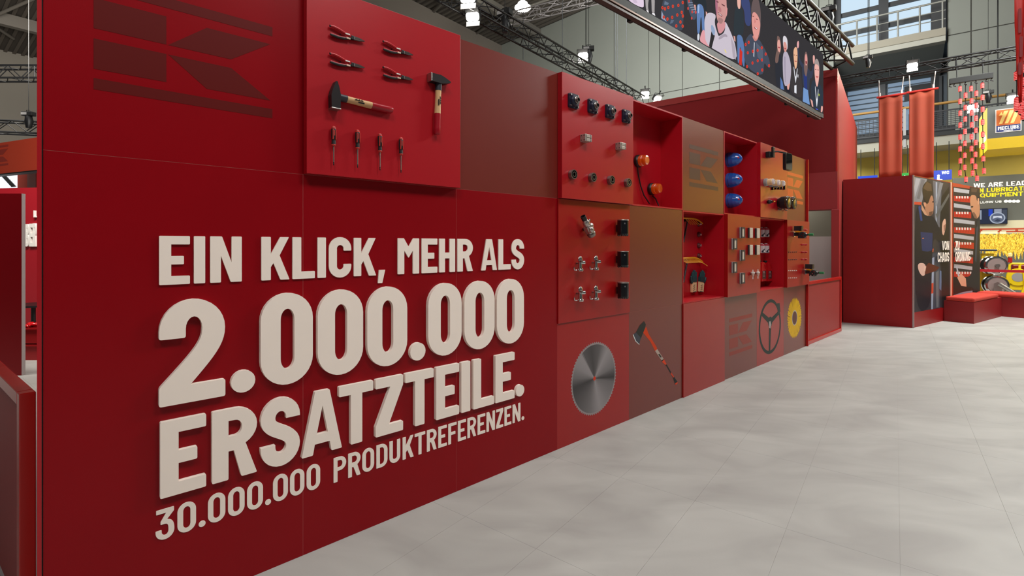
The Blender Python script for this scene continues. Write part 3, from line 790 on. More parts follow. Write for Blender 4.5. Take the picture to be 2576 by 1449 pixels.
def make_round_lamp():
    t = thing('marker_lamp', 'cream cylindrical marker lamp with clear end on the mirror board', 'lamp', None, 'cream marker lamps in a row')
    MB().lathe([(.05, 0), (.052, -.01), (.052, -.035), (.046, -.045)], (0, 0, 0), 'y', 20).build('base', GREYL, t)
    MB().lathe([(.042, -.04), (.042, -.10), (.038, -.108)], (0, 0, 0), 'y', 20).build('body', CREAML, t)
    MB().lathe([(.040, -.106), (.038, -.118), (.028, -.128), (.0, -.132)], (0, 0, 0), 'y', 20).build('lens', CLEAR, t)
    return t
repeat(make_round_lamp, [WALL.at(x, y, PB) for x, y in ((1923.5, 459), (1937, 461.5), (1949.5, 463.5))],
       ['cream marker lamp with clear end nearest the blue dome niche', 'cream marker lamp with clear end, middle of three', 'cream marker lamp with clear end beside the black strips'])
def make_strip():
    t = thing('marker_strip', 'narrow upright black marker light strip on the mirror board', 'lamp', None, 'black marker strips')
    MB().box((-.016, -.02, -.055), (.016, 0, .055), 0, .004).build('housing', BLACK, t)
    MB().box((-.009, -.024, -.042), (.009, -.019, .042), 0, .003).build('lens', mat('smoked lens', (40, 30, 30), .15), t)
    return t
repeat(make_strip, [WALL.at(x, y, PB) for x, y in ((1942, 468), (1950, 467), (1957, 467), (1964, 467.5), (1971.5, 468))],
       ['narrow black marker strip, %s' % k for k in ('nearest the cream lamps', 'second from the cream lamps', 'third from the cream lamps', 'second from the orange K panel', 'nearest the orange K panel')])
DLENS = mat('dark lamp lens', (70, 58, 40), .12, .4, coat=.5)
def make_work():
    t = thing('work_lamp', 'large round black work lamp on the mirror board', 'lamp', None, 'round black work lamps')
    MB().lathe([(.05, 0), (.06, -.004), (.075, -.03), (.086, -.05), (.088, -.12), (.086, -.142), (.078, -.146)], (0, 0, 0), 'y', 32).build('housing', BLACK, t)
    MB().lathe([(.0885, -.108), (.091, -.112), (.091, -.135), (.0885, -.14)], (0, 0, 0), 'y', 32).build('bezel', DLENS, t)
    MB().lathe([(.077, -.144), (.05, -.149), (0, -.151)], (0, 0, 0), 'y', 32).build('lens', DLENS, t)
    MB().tube([(-.06, -.02, -.085), (-.03, -.03, -.1), (.03, -.03, -.1), (.06, -.02, -.085)], .007, 8).build('bail', BLACK, t)
    return t
repeat(make_work, [WALL.at(x, y, PB) for x, y in ((1957.5, 510.5), (1972.5, 512))],
       ['large round black work lamp beside the small plug', 'large round black work lamp nearest the orange K panel'])
t = thing('cable_plug', 'small black cable plug with brass tip beside the work lamps', 'plug', WALL.at(1930, 508, PB))
MB().lathe([(.012, 0), (.026, -.01), (.03, -.03), (.024, -.05), (.016, -.06), (.016, -.075)], (0, 0, 0), 'y', 18).build('body', BLACK, t)
MB().lathe([(.009, -.072), (.009, -.09), (.004, -.105), (0, -.107)], (0, 0, 0), 'y', 12).build('tip', mat('brass', (190, 140, 60), .25, 1), t)
# ------------------------------------------------------------------ rakes, knobs and gloves in the niche
YEL = mat('yellow painted steel', (222, 150, 24), .4); DGREY = mat('dark grey tube', (46, 46, 50), .45)
cr6 = crop(1690, 510, 5.1756)
def wp6(x, y, p): return WALL.px(*cr6([(x, y)])[0], p)
def make_rake(many):
    t = thing('leaf_rake', '', 'rake', None, 'yellow rakes in the niche')
    w = .52
    bar = [(-w/2 + w*i/16, -.035, .02 - .05*max(0, (i-9)/7)**2) for i in range(17)]
    MB().tube(bar, .013, 8, 0, True, .7).build('head_bar', YEL, t)
    n = 18 if many else 5
    for i in range(n):
        x = -w/2 + (.02 + .96*i/(n-1))*w if many else -.16 + i*.055
        z = .018 - .05*max(0, (x/w*16 - 1)/7)**2
        pts = [(x, -.036, z), (x + .02, -.05, z - .03), (x + .035, -.09, z - (.055 if many else .075))]
        MB().tube(pts, .0042, 6).build('tine', YEL, t)
    MB().tube([(-.10, -.03, -.02), (-.13, -.03, -.10), (-.20, -.035, -.26)], .010, 8).build('handle', DGREY, t)
    MB().box((-.12, -.03, -.02), (-.07, 0, .03), 0, .004).build('bracket', BLACK, t)
    return t
tm = make_rake(True); u, z = wp6(255, 740, BP + .03); tm.matrix_world = WALL.mx(u, z, BP + .001); tm['label'] = 'yellow rake head with many short curved tines above the gloves'
tm = make_rake(False); u, z = wp6(255, 228, BP + .03); tm.matrix_world = WALL.mx(u, z, BP + .001); tm['label'] = 'yellow rake head with few hanging tines near the niche top'
def make_knob():
    t = thing('round_knob', 'small round dark red knob with shiny centre on niche back', 'knob', None, 'knobs in a column in the niche')
    MB().lathe([(.034, 0), (.034, -.006), (.028, -.02), (.018, -.028)], (0, 0, 0), 'y', 20).build('skirt', mat('dark red rubber', (88, 8, 18), .5), t)
    MB().lathe([(.016, -.026), (.016, -.036), (.008, -.042), (0, -.043)], (0, 0, 0), 'y', 16).build('stud', CHROME, t)
    return t
repeat(make_knob, [WALL.mx(*wp6(x, y, BP), BP + .0006) for x, y in ((345, 276), (345, 413), (345, 556), (346, 692))],
       ['round dark red knob, topmost of four in the rake niche', 'round dark red knob, second from the top of four', 'round dark red knob, third from the top of four', 'round dark red knob, lowest, above the gloves'])
KNIT = mat('cream knit cotton', (226, 196, 148), .85, bump=.6, bscale=260); RUB = mat('dark green rubber', (14, 62, 66), .5)
def make_glove(flip):
    s = -1 if flip else 1
    t = thing('work_glove', '', 'glove', None, 'work gloves in the niche')
    MB().prism([[(-.05, -.12), (.05, -.12), (.052, -.04), (.056, .02), (-.056, .02), (-.052, -.04)]], -.03, -.004).build('cuff', KNIT, t)
    b = MB()
    b.prism([[(-.056, .0), (.056, .0), (.056, .06), (-.056, .06)]], -.036, -.004)
    for i, (x, L) in enumerate(((-.042, .065), (-.014, .085), (.014, .078), (.042, .058))):
        b.tube([(x, -.02, .05), (x*1.05, -.022, .05 + L*.6), (x*1.05, -.028, .05 + L)], [.0145, .0135, .011], 10)
        b.ell((x*1.05, -.028, .05 + L), (.011, .011, .011), 0, 10, 6)
    b.tube([(s*.05, -.02, -.01), (s*.075, -.026, .03), (s*.086, -.03, .065)], [.016, .0145, .012], 10)
    b.ell((s*.086, -.03, .065), (.012, .012, .012), 0, 10, 6)
    b.build('coated_hand', RUB, t)
    pr = MB()
    for k in range(6): pr.box((-.03 + (k % 2)*.02, -.0312, -.10 + k*.012), (-.008 + (k % 2)*.026, -.0295, -.093 + k*.012))
    pr.build('print', BLACK, t)
    MB().box((-.04, -.0312, -.122), (.04, -.0295, -.115)).build('hem', RUB, t)
    MB().box((-.01, -.006, .0), (.01, 0, .03)).build('hook', BLACK, t)
    return t
tm = make_glove(True); u, z = wp6(264, 1030, BP); tm.matrix_world = WALL.mx(u, z, BP + .0006); tm['label'] = 'cream work glove with dark green fingers, nearer the brown panel'
tm = make_glove(False); u, z = wp6(366, 1030, BP); tm.matrix_world = WALL.mx(u, z, BP + .0006, RY(8)); tm['label'] = 'cream work glove with dark green fingers, nearer the air filters'

# ------------------------------------------------------------------ air filters
FRAME = mat('dark grey rubber frame', (52, 48, 48), .5); PAPER = mat('pleated filter paper', (206, 190, 172), .8)
def make_air(framed):
    t = thing('air_filter', '', 'air filter', None)
    w, h, d = (.048, .067, .032) if framed else (.044, .064, .03)
    MB().box((-w, -d*.75, -h), (w, 0, h), 0, .004).build('case', GREYL if framed else FRAME, t)
    if framed:
        MB().prism([rect(-w, -h, w, h), rect(-w + .017, -h + .017, w - .017, h - .017)], -d, -d*.7).build('gasket', FRAME, t)
        bb = MB().box((-w + .017, -d*.85, -h + .017), (w - .017, -d*.7, h - .017))
        bb.build('pleats', PAPER, t)
    else:
        b = MB().box((-w, -d*1.05, -h), (w, -d*.74, h), 0, .003)
        b.build('pleats', PAPER, t)
        b = MB()
        for k in range(9): b.box((-w + .004, -d*1.06, -h + .008 + k*.0138), (w - .004, -d*1.04, -h + .0095 + k*.0138))
        b.build('pleat_lines', mat('pleat shade', (176, 160, 145), .8), t)
    return t
rr = repeat(lambda: make_air(True), [WALL.mx(*wp6(x, y, PB), PB + .0003) for x, y in ((900, 390), (797, 537), (901, 685), (797, 841), (901, 982))])
for o, k in zip(rr, ('topmost, beside the plain filters', 'higher of the two nearest the rake niche', 'in the middle of its board', 'lower of the two nearest the rake niche', 'lowest of all')): o['label'] = 'air filter with dark frame around the paper, ' + k; o['group'] = 'framed air filters'
rr = repeat(lambda: make_air(False), [WALL.mx(*wp6(x, y, PB), PB + .0003) for x, y in ((1006, 392), (1098, 396), (1006, 613), (1098, 613))])
for o, k in zip(rr, ('upper row, beside a framed filter', 'upper row, next to the white cans', 'lower row, beside a framed filter', 'lower row, next to the white cans')): o['label'] = 'air filter with bare pale paper front, ' + k; o['group'] = 'plain air filters'
def make_inline():
    t = thing('fuel_filter', 'tiny white inline fuel filter with nozzle at both ends', 'fuel filter', None, 'inline fuel filters')
    c = (0, -.028, 0)
    MB().lathe([(.006, .058), (.006, .03), (.010, .028)], c, 'z', 12).build('nozzle', WHITE, t)
    MB().lathe([(.016, .03), (.024, .028), (.025, .02), (.022, .012)], c, 'z', 20).build('cap', WHITE, t)
    MB().lathe([(.021, .014), (.018, -.005), (.014, -.022), (.008, -.028)], c, 'z', 20).build('bowl', mat('clear plastic bowl', (200, 165, 150), .2, coat=.3), t)
    MB().lathe([(.006, -.026), (.006, -.062)], c, 'z', 12).build('nozzle', WHITE, t)
    MB().box((-.004, -.024, -.006), (.004, 0, .006)).build('peg', BLACK, t)
    return t
repeat(make_inline, [WALL.mx(*wp6(x, y, PB), PB) for x, y in ((1026, 930), (1092, 925))],
       ['tiny white inline fuel filter nearer the framed air filters', 'tiny white inline fuel filter nearer the red jugs'])

# ------------------------------------------------------------------ cans and jugs
CANW = mat('white can', (196, 182, 186), .35); CANL = mat('can dark label', (46, 42, 62), .4)
def make_can():
    t = thing('oil_can', 'small white can with red shoulder and dark curved label', 'can', None, 'white cans in the niche')
    c = (0, -.05, 0)
    MB().lathe([(.045, -.066), (.048, -.062), (.048, .035), (.047, .038)], c, 'z', 24).build('body', CANW, t)
    MB().lathe([(.048, .037), (.047, .052), (.036, .062), (.024, .066)], c, 'z', 24).build('shoulder', mat('can red shoulder', (170, 60, 76), .35), t)
    MB().lathe([(.022, .064), (.022, .076), (.0, .077)], c, 'z', 16).build('lid', CANW, t)
    lb = MB()
    for k in range(8):
        a0 = math.radians(-150 + k*15); a1 = math.radians(-135 + k*15); z = -.02 + .006*k - (k-4)**2*.0006
        lb.add([(.0486*math.cos(a0), -.05 + .0486*math.sin(a0), -.06), (.0486*math.cos(a1), -.05 + .0486*math.sin(a1), -.06),
                (.0486*math.cos(a1), -.05 + .0486*math.sin(a1), z), (.0486*math.cos(a0), -.05 + .0486*math.sin(a0), z - .006)], [(0, 1, 2, 3)])
    lb.build('label', CANL, t)
    MB().box((-.028, -.0995, -.055), (.008, -.0965, -.03), 0, .001).build('label_patch', WHITE, t)
    return t
repeat(make_can, [WALL.mx(*wp6(x, y, BP + .05), BP + .0008) for x, y in ((1161, 388), (1222, 388), (1161, 594), (1222, 594))],
       ['white can with red shoulder, upper row, half hidden by the filter board', 'white can with red shoulder, upper row, fully in view', 'white can with red shoulder, lower row, half hidden by the filter board', 'white can with red shoulder, lower row, fully in view'])
def make_jug():
    t = thing('oil_jug', 'red oil jug with slanted shoulder, black cap and black label', 'jug', None, 'red jugs in the niche')
    MB().prism([[(-.085, -.15), (.085, -.15), (.088, -.06), (.082, .03), (.06, .09), (.015, .125), (-.05, .13), (-.075, .115), (-.086, .02)],
                [(.032, .03), (.058, .03), (.05, .07), (.024, .098), (.016, .085)]], -.10, -.002).build('body', mat('red jug plastic', (176, 12, 22), .3), t)
    MB().lathe([(.026, .125), (.026, .152), (.0, .153)], (-.05, -.05, 0), 'z', 16).build('cap', BLACK, t)
    lb = MB().box((-.06, -.1025, -.115), (.065, -.0995, .0), 0, .002).build('label', mat('jug label', (34, 20, 22), .35), t)
    b = MB()
    for k in range(4): b.box((-.045, -.1035, -.03 - k*.018), (.03 + .01*(k % 2), -.102, -.022 - k*.018))
    b.box((-.05, -.1036, -.018), (.02, -.102, -.006)); b.box((-.05, -.1036, -.108), (.05, -.102, -.104))
    b.build('print', mat('label print', (150, 120, 120), .5), lb)
    return t
repeat(make_jug, [WALL.mx(*wp6(x, y, BP + .05), BP + .0008) for x, y in ((1154, 885), (1232, 885))],
       ['red oil jug half hidden by the filter board', 'red oil jug with black label fully in view'])

# ------------------------------------------------------------------ control levers, plugs and pins
GREEN = mat('green grip', (26, 120, 70), .35); AMBY = mat('yellow strip', (206, 140, 20), .4); PLUGR = mat('dark red plug', (170, 10, 26), .4)
crL = crop(1960, 550, 8.5247)
def wpL(x, y, p): return WALL.px(*crL([(x, y)])[0], p)
def make_lever():
    t = thing('control_lever', '', 'control lever', None, 'control levers with green grips')
    MB().box((-.035, -.03, -.055), (.035, 0, .05), 0, .004).build('wall_bracket', CHROME, t)
    MB().box((-.028, -.12, -.035), (.028, -.028, .035), 0, .008).build('arm', BLACK, t)
    bd = MB().box((-.055, -.22, -.085), (.055, -.10, .045), 0, .014).build('gearbox', MATTBLACK, t)
    for x, y, z in ((-.04, -.13, .02), (-.045, -.17, -.03), (-.03, -.2, .01), (-.05, -.2, -.06), (-.03, -.14, -.07)):
        MB().cyl((-.052 + (x+.05)*.2, y, z), (-.06, y, z), .011, n=10).build('bolt', CHROME, bd)
    MB().lathe([(.035, -.215), (.038, -.235), (.026, -.25)], (0, 0, -.02), 'y', 18).build('collar', BLACK, t)
    MB().cyl((0, -.24, -.015), (0, -.285, -.012), .017, n=12).build('shaft', BLACK, t)
    MB().lathe([(.022, -.28), (.025, -.285), (.025, -.36), (.022, -.366), (0, -.367)], (0, 0, -.01), 'y', 18).build('grip', GREEN, t)
    MB().box((-.06, -.15, .035), (.06, -.06, .062), 0, .006).build('strip', AMBY, t)
    MB().prism([[(-.055, .07), (.055, .07), (.06, .08), (.052, .165), (-.046, .165), (-.06, .08)]], -.17, -.03).build('pad', BLACK, t)
    MB().cyl((.0, -.12, .03), (.0, -.12, .075), .018, n=12).build('stem', MATTBLACK, t)
    return t
ul = [wpL(300, 335, PB), wpL(540, 1140, PB)]
repeat(make_lever, [WALL.mx(u, z, PB + .0004) @ SC(.74) for u, z in ul],
       ['black control lever with green grip, upper one, beside red plugs', 'black control lever with green grip, lower one, overhanging the counter'])
def make_plug():
    t = thing('red_plug', 'tiny dark red plug standing out from the lever board', 'plug', None, 'red plugs in two columns')
    MB().lathe([(.013, 0), (.013, -.012), (.009, -.018)], (0, 0, 0), 'y', 12).build('flange', PLUGR, t)
    MB().lathe([(.009, -.016), (.011, -.024), (.004, -.034), (0, -.035)], (0, 0, 0), 'y', 12).build('tip', PLUGR, t)
    return t
repeat(make_plug, [WALL.mx(*wpL(x, y, PB), PB + .0003) for y in (242, 405, 559, 720, 875) for x in (485, 555)])
def make_pin(m):
    t = MB().lathe([(.008, 0), (.008, -.003), (.005, -.006), (.005, -.012), (0, -.013)], (0, 0, 0), 'y', 10).build('small_pin', m)
    return t
for rows, m, lab, grp in (((717, 878), mat('dark pin steel', (40, 22, 20), .5), 'tiny dark pin in a row on the lever board', 'dark pins in rows'),
                          ((1116, 1273), WHITE, 'tiny white pin in a row on the lever board', 'white pins in rows')):
    first = None
    for y in rows:
        for x in (200, 241, 282, 322, 362):
            if first is None: first = o = make_pin(m)
            else: o = first.copy(); COL.objects.link(o)
            o.matrix_world = WALL.mx(*wpL(x, y - (x - 282)*.02, PB), PB + .0003); tag(o, lab, 'pin', grp)
# ------------------------------------------------------------------ counter opening beyond the display wall
MESH = mat('red perforated infill', (150, 34, 34), .5, var=.08, vscale=400, bump=.5, bscale=600)
GREYW = mat('grey cabinet front', (172, 162, 158), .5); GREYD = mat('green grey backdrop', (120, 120, 104), .6)
def framed(P, u0, u1, z1, label, th=.05, fr=.05, white=False):
    """low partition: red metal frame with a perforated infill, in plane P from u0 to u1"""
    t = thing('counter_partition', label, 'partition', P.mx(u0, 0, 0)); w = u1 - u0
    for a, c in (((0, 0, 0), (fr, th, z1)), ((w - fr, 0, 0), (w, th, z1))): MB().box(a, c, 0, .004).build('frame_post', GLOSSRED, t)
    MB().box((fr, 0, z1 - fr), (w - fr, th, z1), 0, .004).build('frame_rail', GLOSSRED, t)
    MB().box((fr, 0, 0), (w - fr, th, fr*1.3), 0, .004).build('frame_rail', GLOSSRED, t)
    MB().box((fr, th*.4, fr*1.3), (w - fr, th*.6, z1 - fr)).build('infill', MESH, t)
    if white: MB().prism([rect(fr*.9, fr*1.2, w - fr*.9, z1 - fr*.9), rect(fr*.9 + .014, fr*1.2 + .014, w - fr*.9 - .014, z1 - fr*.9 - .014)], th*.2, th*.55).build('seal_strip', GREYL, t)
    return t
ua, _ = WALL.px(2031, 850); ub, _ = WALL.px(2117.5, 830)
framed(WALL, U1 + .03, ub, 1.03, 'red framed counter partition with mesh infill past the display wall')
# its worktop and what stands behind the opening
t = thing('service_counter', 'grey service counter inside the red stand opening', 'counter', WALL.mx(U1 + .05, 0, -.62))
w = ub - U1 - .1
MB().box((0, 0, .0), (w, .55, .98)).build('cabinet', GREYW, t)
MB().box((0, 0, .98), (w, .55, 1.02)).build('worktop', GREYW, t)
# tall red tower behind, set square to the hall
CORNER = at(2107, 172, 9.6)
TW = Plane((CORNER.x, CORNER.y, 0), HX)
z_top = CORNER.z
b = MB(); b.box((-9, 0, 2.32), (0, .35, z_top)); b.box((-9, 0, 0), (-2.3, .35, 2.32))
twr = b.build('wall_tower', mat('tower red laminate', (128, 14, 18), .5, spec=.25, var=.05, vscale=2), None, TW.M); tag(twr, kind='structure')
b = MB(); b.box((-.02, .35, 0), (0, 6.2, z_top)); b.build('side_panel', mat('tower side lit red', (140, 40, 34), .6, spec=.3, var=.04), twr)  # lit tone put into the side's colour, paler than the front laminate
MB().box((-9, -.012, z_top - .14), (0, 0, z_top)).build('top_band', mat('tower band red', (150, 28, 24), .45), twr)
MB().box((-.03, -.012, 2.32), (.0, 0, z_top - .14)).build('corner_trim', GLOSSRED, twr)
MB().box((-9, -.02, 2.32), (-.0, -.0, 3.05)).build('fascia', mat('fascia red', (146, 22, 26), .45), twr)
MB().box((-.10, -.05, 0), (.03, .12, 2.32), 0, .01).build('opening_post', mat('post red', (150, 28, 28), .45), twr)
MB().box((-.034, .36, 0), (-.021, 2.6, 2.30)).build('reflection_panel', mat('reflection grey', (170, 150, 146), .4), twr)  # added grey sheet imitating the reflection in the glass reveal
t = thing('back_cabinet', 'tall grey cabinet wall seen through the stand opening', 'cabinet', TW.mx(-2.2, 0, -1.3))
zc = TW.px(2065, 595, -1.3)[1]
MB().box((0, 0, 0), (2.12, .3, zc)).build('lower_front', GREYW, t)
MB().box((0, 0, zc), (2.12, .3, 3.0)).build('upper_front', GREYD, t)

area('counter_fill_light', TW.M @ Vector((-1.2, .7, 2.9)), TW.M @ Vector((-1.2, 1.3, 1.2)), 1.2, 13, (1, .97, .92), .3)  # added, unseen light that brightens the grey cabinet fronts
# ------------------------------------------------------------------ red exhibit block with the two pictures, benches
A = on_floor(2297, 825); B = on_floor(2121, 811); Cc = at(2465, 473.4, 12.0)
BF = Plane((B.x, B.y, 0), (A - B))
wA = (A - B).length
GF = Plane((A.x, A.y, 0), Vector((Cc.x - A.x, Cc.y - A.y, 0)))
wG = Vector((Cc.x - A.x, Cc.y - A.y)).length
blk = thing('exhibit_block', 'tall red exhibit block with two workshop pictures on one face', 'exhibit wall', BF.M)
inv = BF.M.inverted()
def loc(P, u, y=0): v = inv @ (P.M @ Vector((u, y, 0))); return (v.x, v.y)
foot = [(0, 0), loc(GF, 0), loc(GF, wG), loc(GF, wG, 1.0)]
foot.append((0, foot[-1][1]))
b = MB(); n = len(foot)
b.add([(x, y, 0) for x, y in foot] + [(x, y, 3.0) for x, y in foot], [list(range(n))[::-1], list(range(n, 2*n))] + [(i, (i+1) % n, n + (i+1) % n, n + i) for i in range(n)])
b.build('body', mat('block red laminate', (140, 14, 18), .42, spec=.25, var=.05, vscale=2), blk)
def in_gf(bld, name, m): 
    bld.v = [tuple(inv @ (GF.M @ Vector(p))) for p in bld.v]; return bld.build(name, m, blk)
in_gf(MB().box((-.012, -.012, 0), (.022, .01, 3.0)), 'corner_strip', mat('grey corner strip', (150, 130, 128), .4))
G_ = crop(2280, 430, 3.916); gp = pmap(GF, G_, .004)
ud, _ = GF.px(2391.5, 600); 
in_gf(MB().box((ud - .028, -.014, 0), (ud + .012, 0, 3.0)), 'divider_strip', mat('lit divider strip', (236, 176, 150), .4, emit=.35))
_, zb = GF.px(2310, 784)
pic = Pic(.002)
pic.add(rect(.022, zb, ud - .028, 2.985), (50, 48, 54))
def pg(pts, col, same=False): pic.add(gp(pts), col, same=same, soft=len(pts) > 5)
pg([(80, 60), (205, 80), (150, 330), (80, 320)], (128, 126, 132)); pg([(95, 70), (140, 80), (85, 260), (80, 160)], (160, 158, 166)); pg([(150, 80), (185, 90), (130, 280), (105, 270)], (104, 102, 108))
pg([(80, 303), (150, 306), (150, 335), (80, 332)], (192, 66, 44))
pg([(262, 95), (345, 110), (345, 560), (285, 540)], (92, 92, 100)); pg([(290, 110), (305, 112), (300, 520), (290, 500)], (150, 156, 172)); pg([(330, 115), (365, 120), (300, 350), (285, 330)], (120, 120, 126))
pg([(345, 260), (424, 150), (424, 900), (350, 820), (330, 520)], (30, 30, 32)); pg([(290, 430), (420, 220), (424, 250), (300, 470)], (84, 84, 84))
pg([(246, 820), (330, 790), (330, 1350), (246, 1362)], (66, 68, 78)); pg([(248, 860), (276, 850), (262, 1362), (246, 1364)], (150, 156, 176)); pg([(246, 1110), (268, 1100), (266, 1205), (246, 1210)], (196, 70, 44)); pg([(248, 770), (270, 765), (266, 800), (248, 800)], (196, 80, 50))
pg([(330, 980), (350, 990), (345, 1180), (325, 1160)], (96, 110, 140)); pg([(290, 1000), (320, 980), (318, 1340), (296, 1345)], (104, 104, 108))
pg([(345, 900), (424, 900), (424, 1340), (350, 1348)], (34, 32, 34))
pg([(85, 370), (150, 330), (190, 440), (250, 440), (290, 480), (320, 560), (352, 600), (352, 660), (330, 722), (266, 640), (252, 900), (245, 1362), (84, 1390)], (24, 27, 38))
pg([(140, 600), (260, 612), (255, 780), (210, 796), (155, 785)], (32, 46, 88)); pg([(118, 352), (140, 342), (160, 490), (140, 492)], (42, 62, 116)); pg([(158, 660), (172, 658), (174, 666), (158, 668)], (230, 130, 40))
pg([(148, 325), (190, 398), (216, 446), (180, 430), (150, 380)], (186, 138, 110)); pg([(180, 306), (215, 330), (245, 228), (268, 268), (271, 390), (250, 442), (215, 446), (186, 400)], (166, 114, 88)); pg([(255, 300), (270, 296), (268, 312), (256, 312)], (70, 44, 36)); pg([(225, 405), (262, 395), (250, 440), (222, 440)], (96, 66, 54)); pg([(168, 312), (190, 308), (194, 350), (178, 352)], (196, 140, 110))
pg([(158, 220), (160, 150), (200, 95), (250, 122), (266, 232), (240, 240), (214, 334), (182, 308)], (46, 38, 36)); pg([(166, 170), (200, 105), (245, 130), (252, 200), (206, 196)], (84, 66, 54))
pg([(354, 500), (385, 458), (392, 530), (376, 612), (364, 642), (349, 600)], (206, 158, 136)); pg([(366, 540), (390, 520), (384, 580), (370, 600)], (150, 104, 86))
pg([(114, 910), (170, 905), (196, 940), (186, 1030), (150, 1036), (114, 970)], (214, 170, 156))
pg([(220, 905), (326, 950), (292, 985), (182, 1020), (186, 940)], (92, 40, 32)); pg([(175, 935), (196, 940), (186, 990), (172, 980)], (224, 180, 164))
in_gf(pic.b, 'chaos_picture', PRINT)
pic = Pic(.002)
pic.add(rect(ud + .012, zb, wG, 2.985), (48, 40, 42))
pg([(440, 112), (625, 148), (625, 175), (440, 150)], (166, 60, 42)); pg([(440, 112), (462, 118), (462, 1240), (440, 1240)], (150, 56, 36))  # second shape paints the orange glow beside the divider
for k, (yl, yr) in enumerate(((165, 235), (318, 390), (468, 545), (620, 690), (762, 835), (915, 980))):
    xr = 640 if k < 2 else 690 - 8*k
    pg([(470, yl), (xr, yl + 28), (xr, yl + 62), (470, yl + 40)], (170, 166, 170)); pg([(470, yr + 10), (xr, yr + 18), (xr, yr + 78), (470, yr + 62)], (176, 42, 30))
    for j in range(6):
        x = 490 + j*27
        if x + 16 < xr: pg([(x, yr + 12), (x + 15, yr + 13), (x + 15, yr + 36), (x, yr + 35)], (214, 196, 190), same=j > 0)
    for j in range(6): pg([(478 + j*27, yr + 42), (481 + j*27, yr + 42), (481 + j*27, yr + 64), (478 + j*27, yr + 64)], (110, 24, 20), same=j > 0)
pg([(462, 1050), (640, 1040), (640, 1190), (462, 1205)], (30, 28, 30)); pg([(560, 1192), (652, 1178), (652, 1212), (470, 1236), (470, 1222)], (150, 140, 156))
pg([(690, 480), (724, 448), (724, 1212), (650, 1200), (660, 1150), (592, 1140), (586, 1060), (650, 1012), (672, 800)], (34, 38, 44)); pg([(690, 560), (706, 540), (690, 900), (674, 880)], (52, 62, 76))
pg([(628, 262), (640, 235), (690, 240), (696, 300), (724, 320), (724, 430), (700, 472), (670, 466), (645, 412), (628, 330)], (188, 132, 98)); pg([(636, 345), (660, 345), (656, 360), (636, 362)], (60, 38, 30)); pg([(645, 412), (668, 405), (690, 440), (700, 472), (670, 466)], (120, 84, 66)); pg([(700, 270), (716, 268), (718, 330), (704, 330)], (206, 150, 116))
pg([(618, 240), (620, 190), (642, 155), (720, 170), (724, 250), (700, 270), (694, 300), (688, 240), (640, 236)], (56, 46, 42)); pg([(640, 170), (700, 176), (690, 210), (640, 205)], (88, 68, 56))
pg([(500, 1050), (540, 1010), (586, 1060), (592, 1140), (540, 1132)], (212, 156, 128)); pg([(485, 928), (500, 940), (524, 1036), (508, 1040)], (176, 176, 184))
in_gf(pic.b, 'order_picture', PRINT)
def gtext(s, x0, x1, y0, y1):
    (u0, za), (u1, zb_) = gp([(x0, y1), (x1, y1)]); _, zt = gp([((x0+x1)/2, y0)])[0]
    za = gp([((x0+x1)/2, y1)])[0][1]; h = zt - za
    e = bpy.data.objects.new('caption', None); COL.objects.link(e); e.parent = blk; e.matrix_local = inv @ GF.M
    text_line(GF, s, u0, za, u1, h, CREAM, e, bold=.17, d=.004, p=.034, gap=.12)
gtext('VON', 333, 403, 690, 780); gtext('CHAOS', 290, 403, 802, 895); gtext('ZU', 465, 505, 690, 780); gtext('ORDNUNG', 465, 610, 798, 890)

SEAT = mat('orange red seat fabric', (186, 48, 34), .85, var=.06, vscale=60, bump=.4, bscale=300); BENCHM = mat('bench red', (138, 22, 26), .45, var=.05)
K = on_floor(2450, 814.7)
gx, gy = GF.x, GF.y
BN = Plane((K.x, K.y, 0), gx)
dep = (Vector((K.x, K.y, 0)) - GF.o).dot(-gy)
L1 = 1.95
t = thing('bench', 'red box bench with orange cushion against the picture wall', 'bench', BN.M)
MB().box((0, 0, 0), (L1, dep - .004, .44)).build('box', BENCHM, t)
MB().box((-.01, -.01, .441), (L1*.86, dep - .03, .53), 0, .03).build('cushion', SEAT, t)
e2 = BN.M @ Vector((L1 + .02, 0, 0))
t = thing('bench', 'red box bench with orange cushion turning away from the picture wall', 'bench', BN.mx(L1 + .005, 0, 1.3))
MB().box((0, 0, 0), (.6, 1.3 + dep, .44)).build('box', BENCHM, t)
MB().box((-.03, -.02, .441), (.62, 1.3 + dep - .05, .53), 0, .035).build('cushion', SEAT, t)

# red plinth just reaching into the picture by the aisle
q = at(2574, 1345, 1.45)
MBp = MB().box((0, -.36, 0), (.36, 0, q.z), 0, .01); o = MBp.build('display_plinth', GLOSSRED, None, Matrix.Translation((q.x, q.y, 0))); tag(o, 'low red display plinth standing in the grey aisle', 'plinth')

# ------------------------------------------------------------------ foreground side partition behind the wall end, and the stand behind it
FC = at(48, 992, 1.995); SP = Plane((FC.x, FC.y, 0), HX)     # square to the hall, ends beside the wall's end post
framed(SP, -2.6, 0.0, 1.03, 'glossy red framed partition beside the dark end post of the display wall', th=.05, fr=.055, white=True)
P0 = at(55, 946, 6.2)
bx = Plane((P0.x, P0.y, 0), (1, 0))
t = thing('storage_wall', 'plain red partition box with pale end strip behind the display wall', 'partition', bx.M)
MB().box((-3.2, 0, 0), (-.003, .045, 2.27)).build('box', RED, t)
MB().box((-.003, -.001, 0), (0, .046, 2.27)).build('end_strip', mat('pale end strip', (176, 160, 158), .5), t)
Q = Plane(at(80, 616, 9.0) * 1, HX); Q = Plane((at(80, 616, 9.0).x, at(80, 616, 9.0).y, 0), (1, -.15))
tops = Q.px(80, 472)[1]
t = thing('letter_wall', 'red rear wall with white raised letters behind the partition box', 'wall panel', Q.M)
MB().box((-1.6, 0, 0), (1.6, .15, tops)).build('panel', mat('rear red laminate', (150, 14, 28), .5), t)
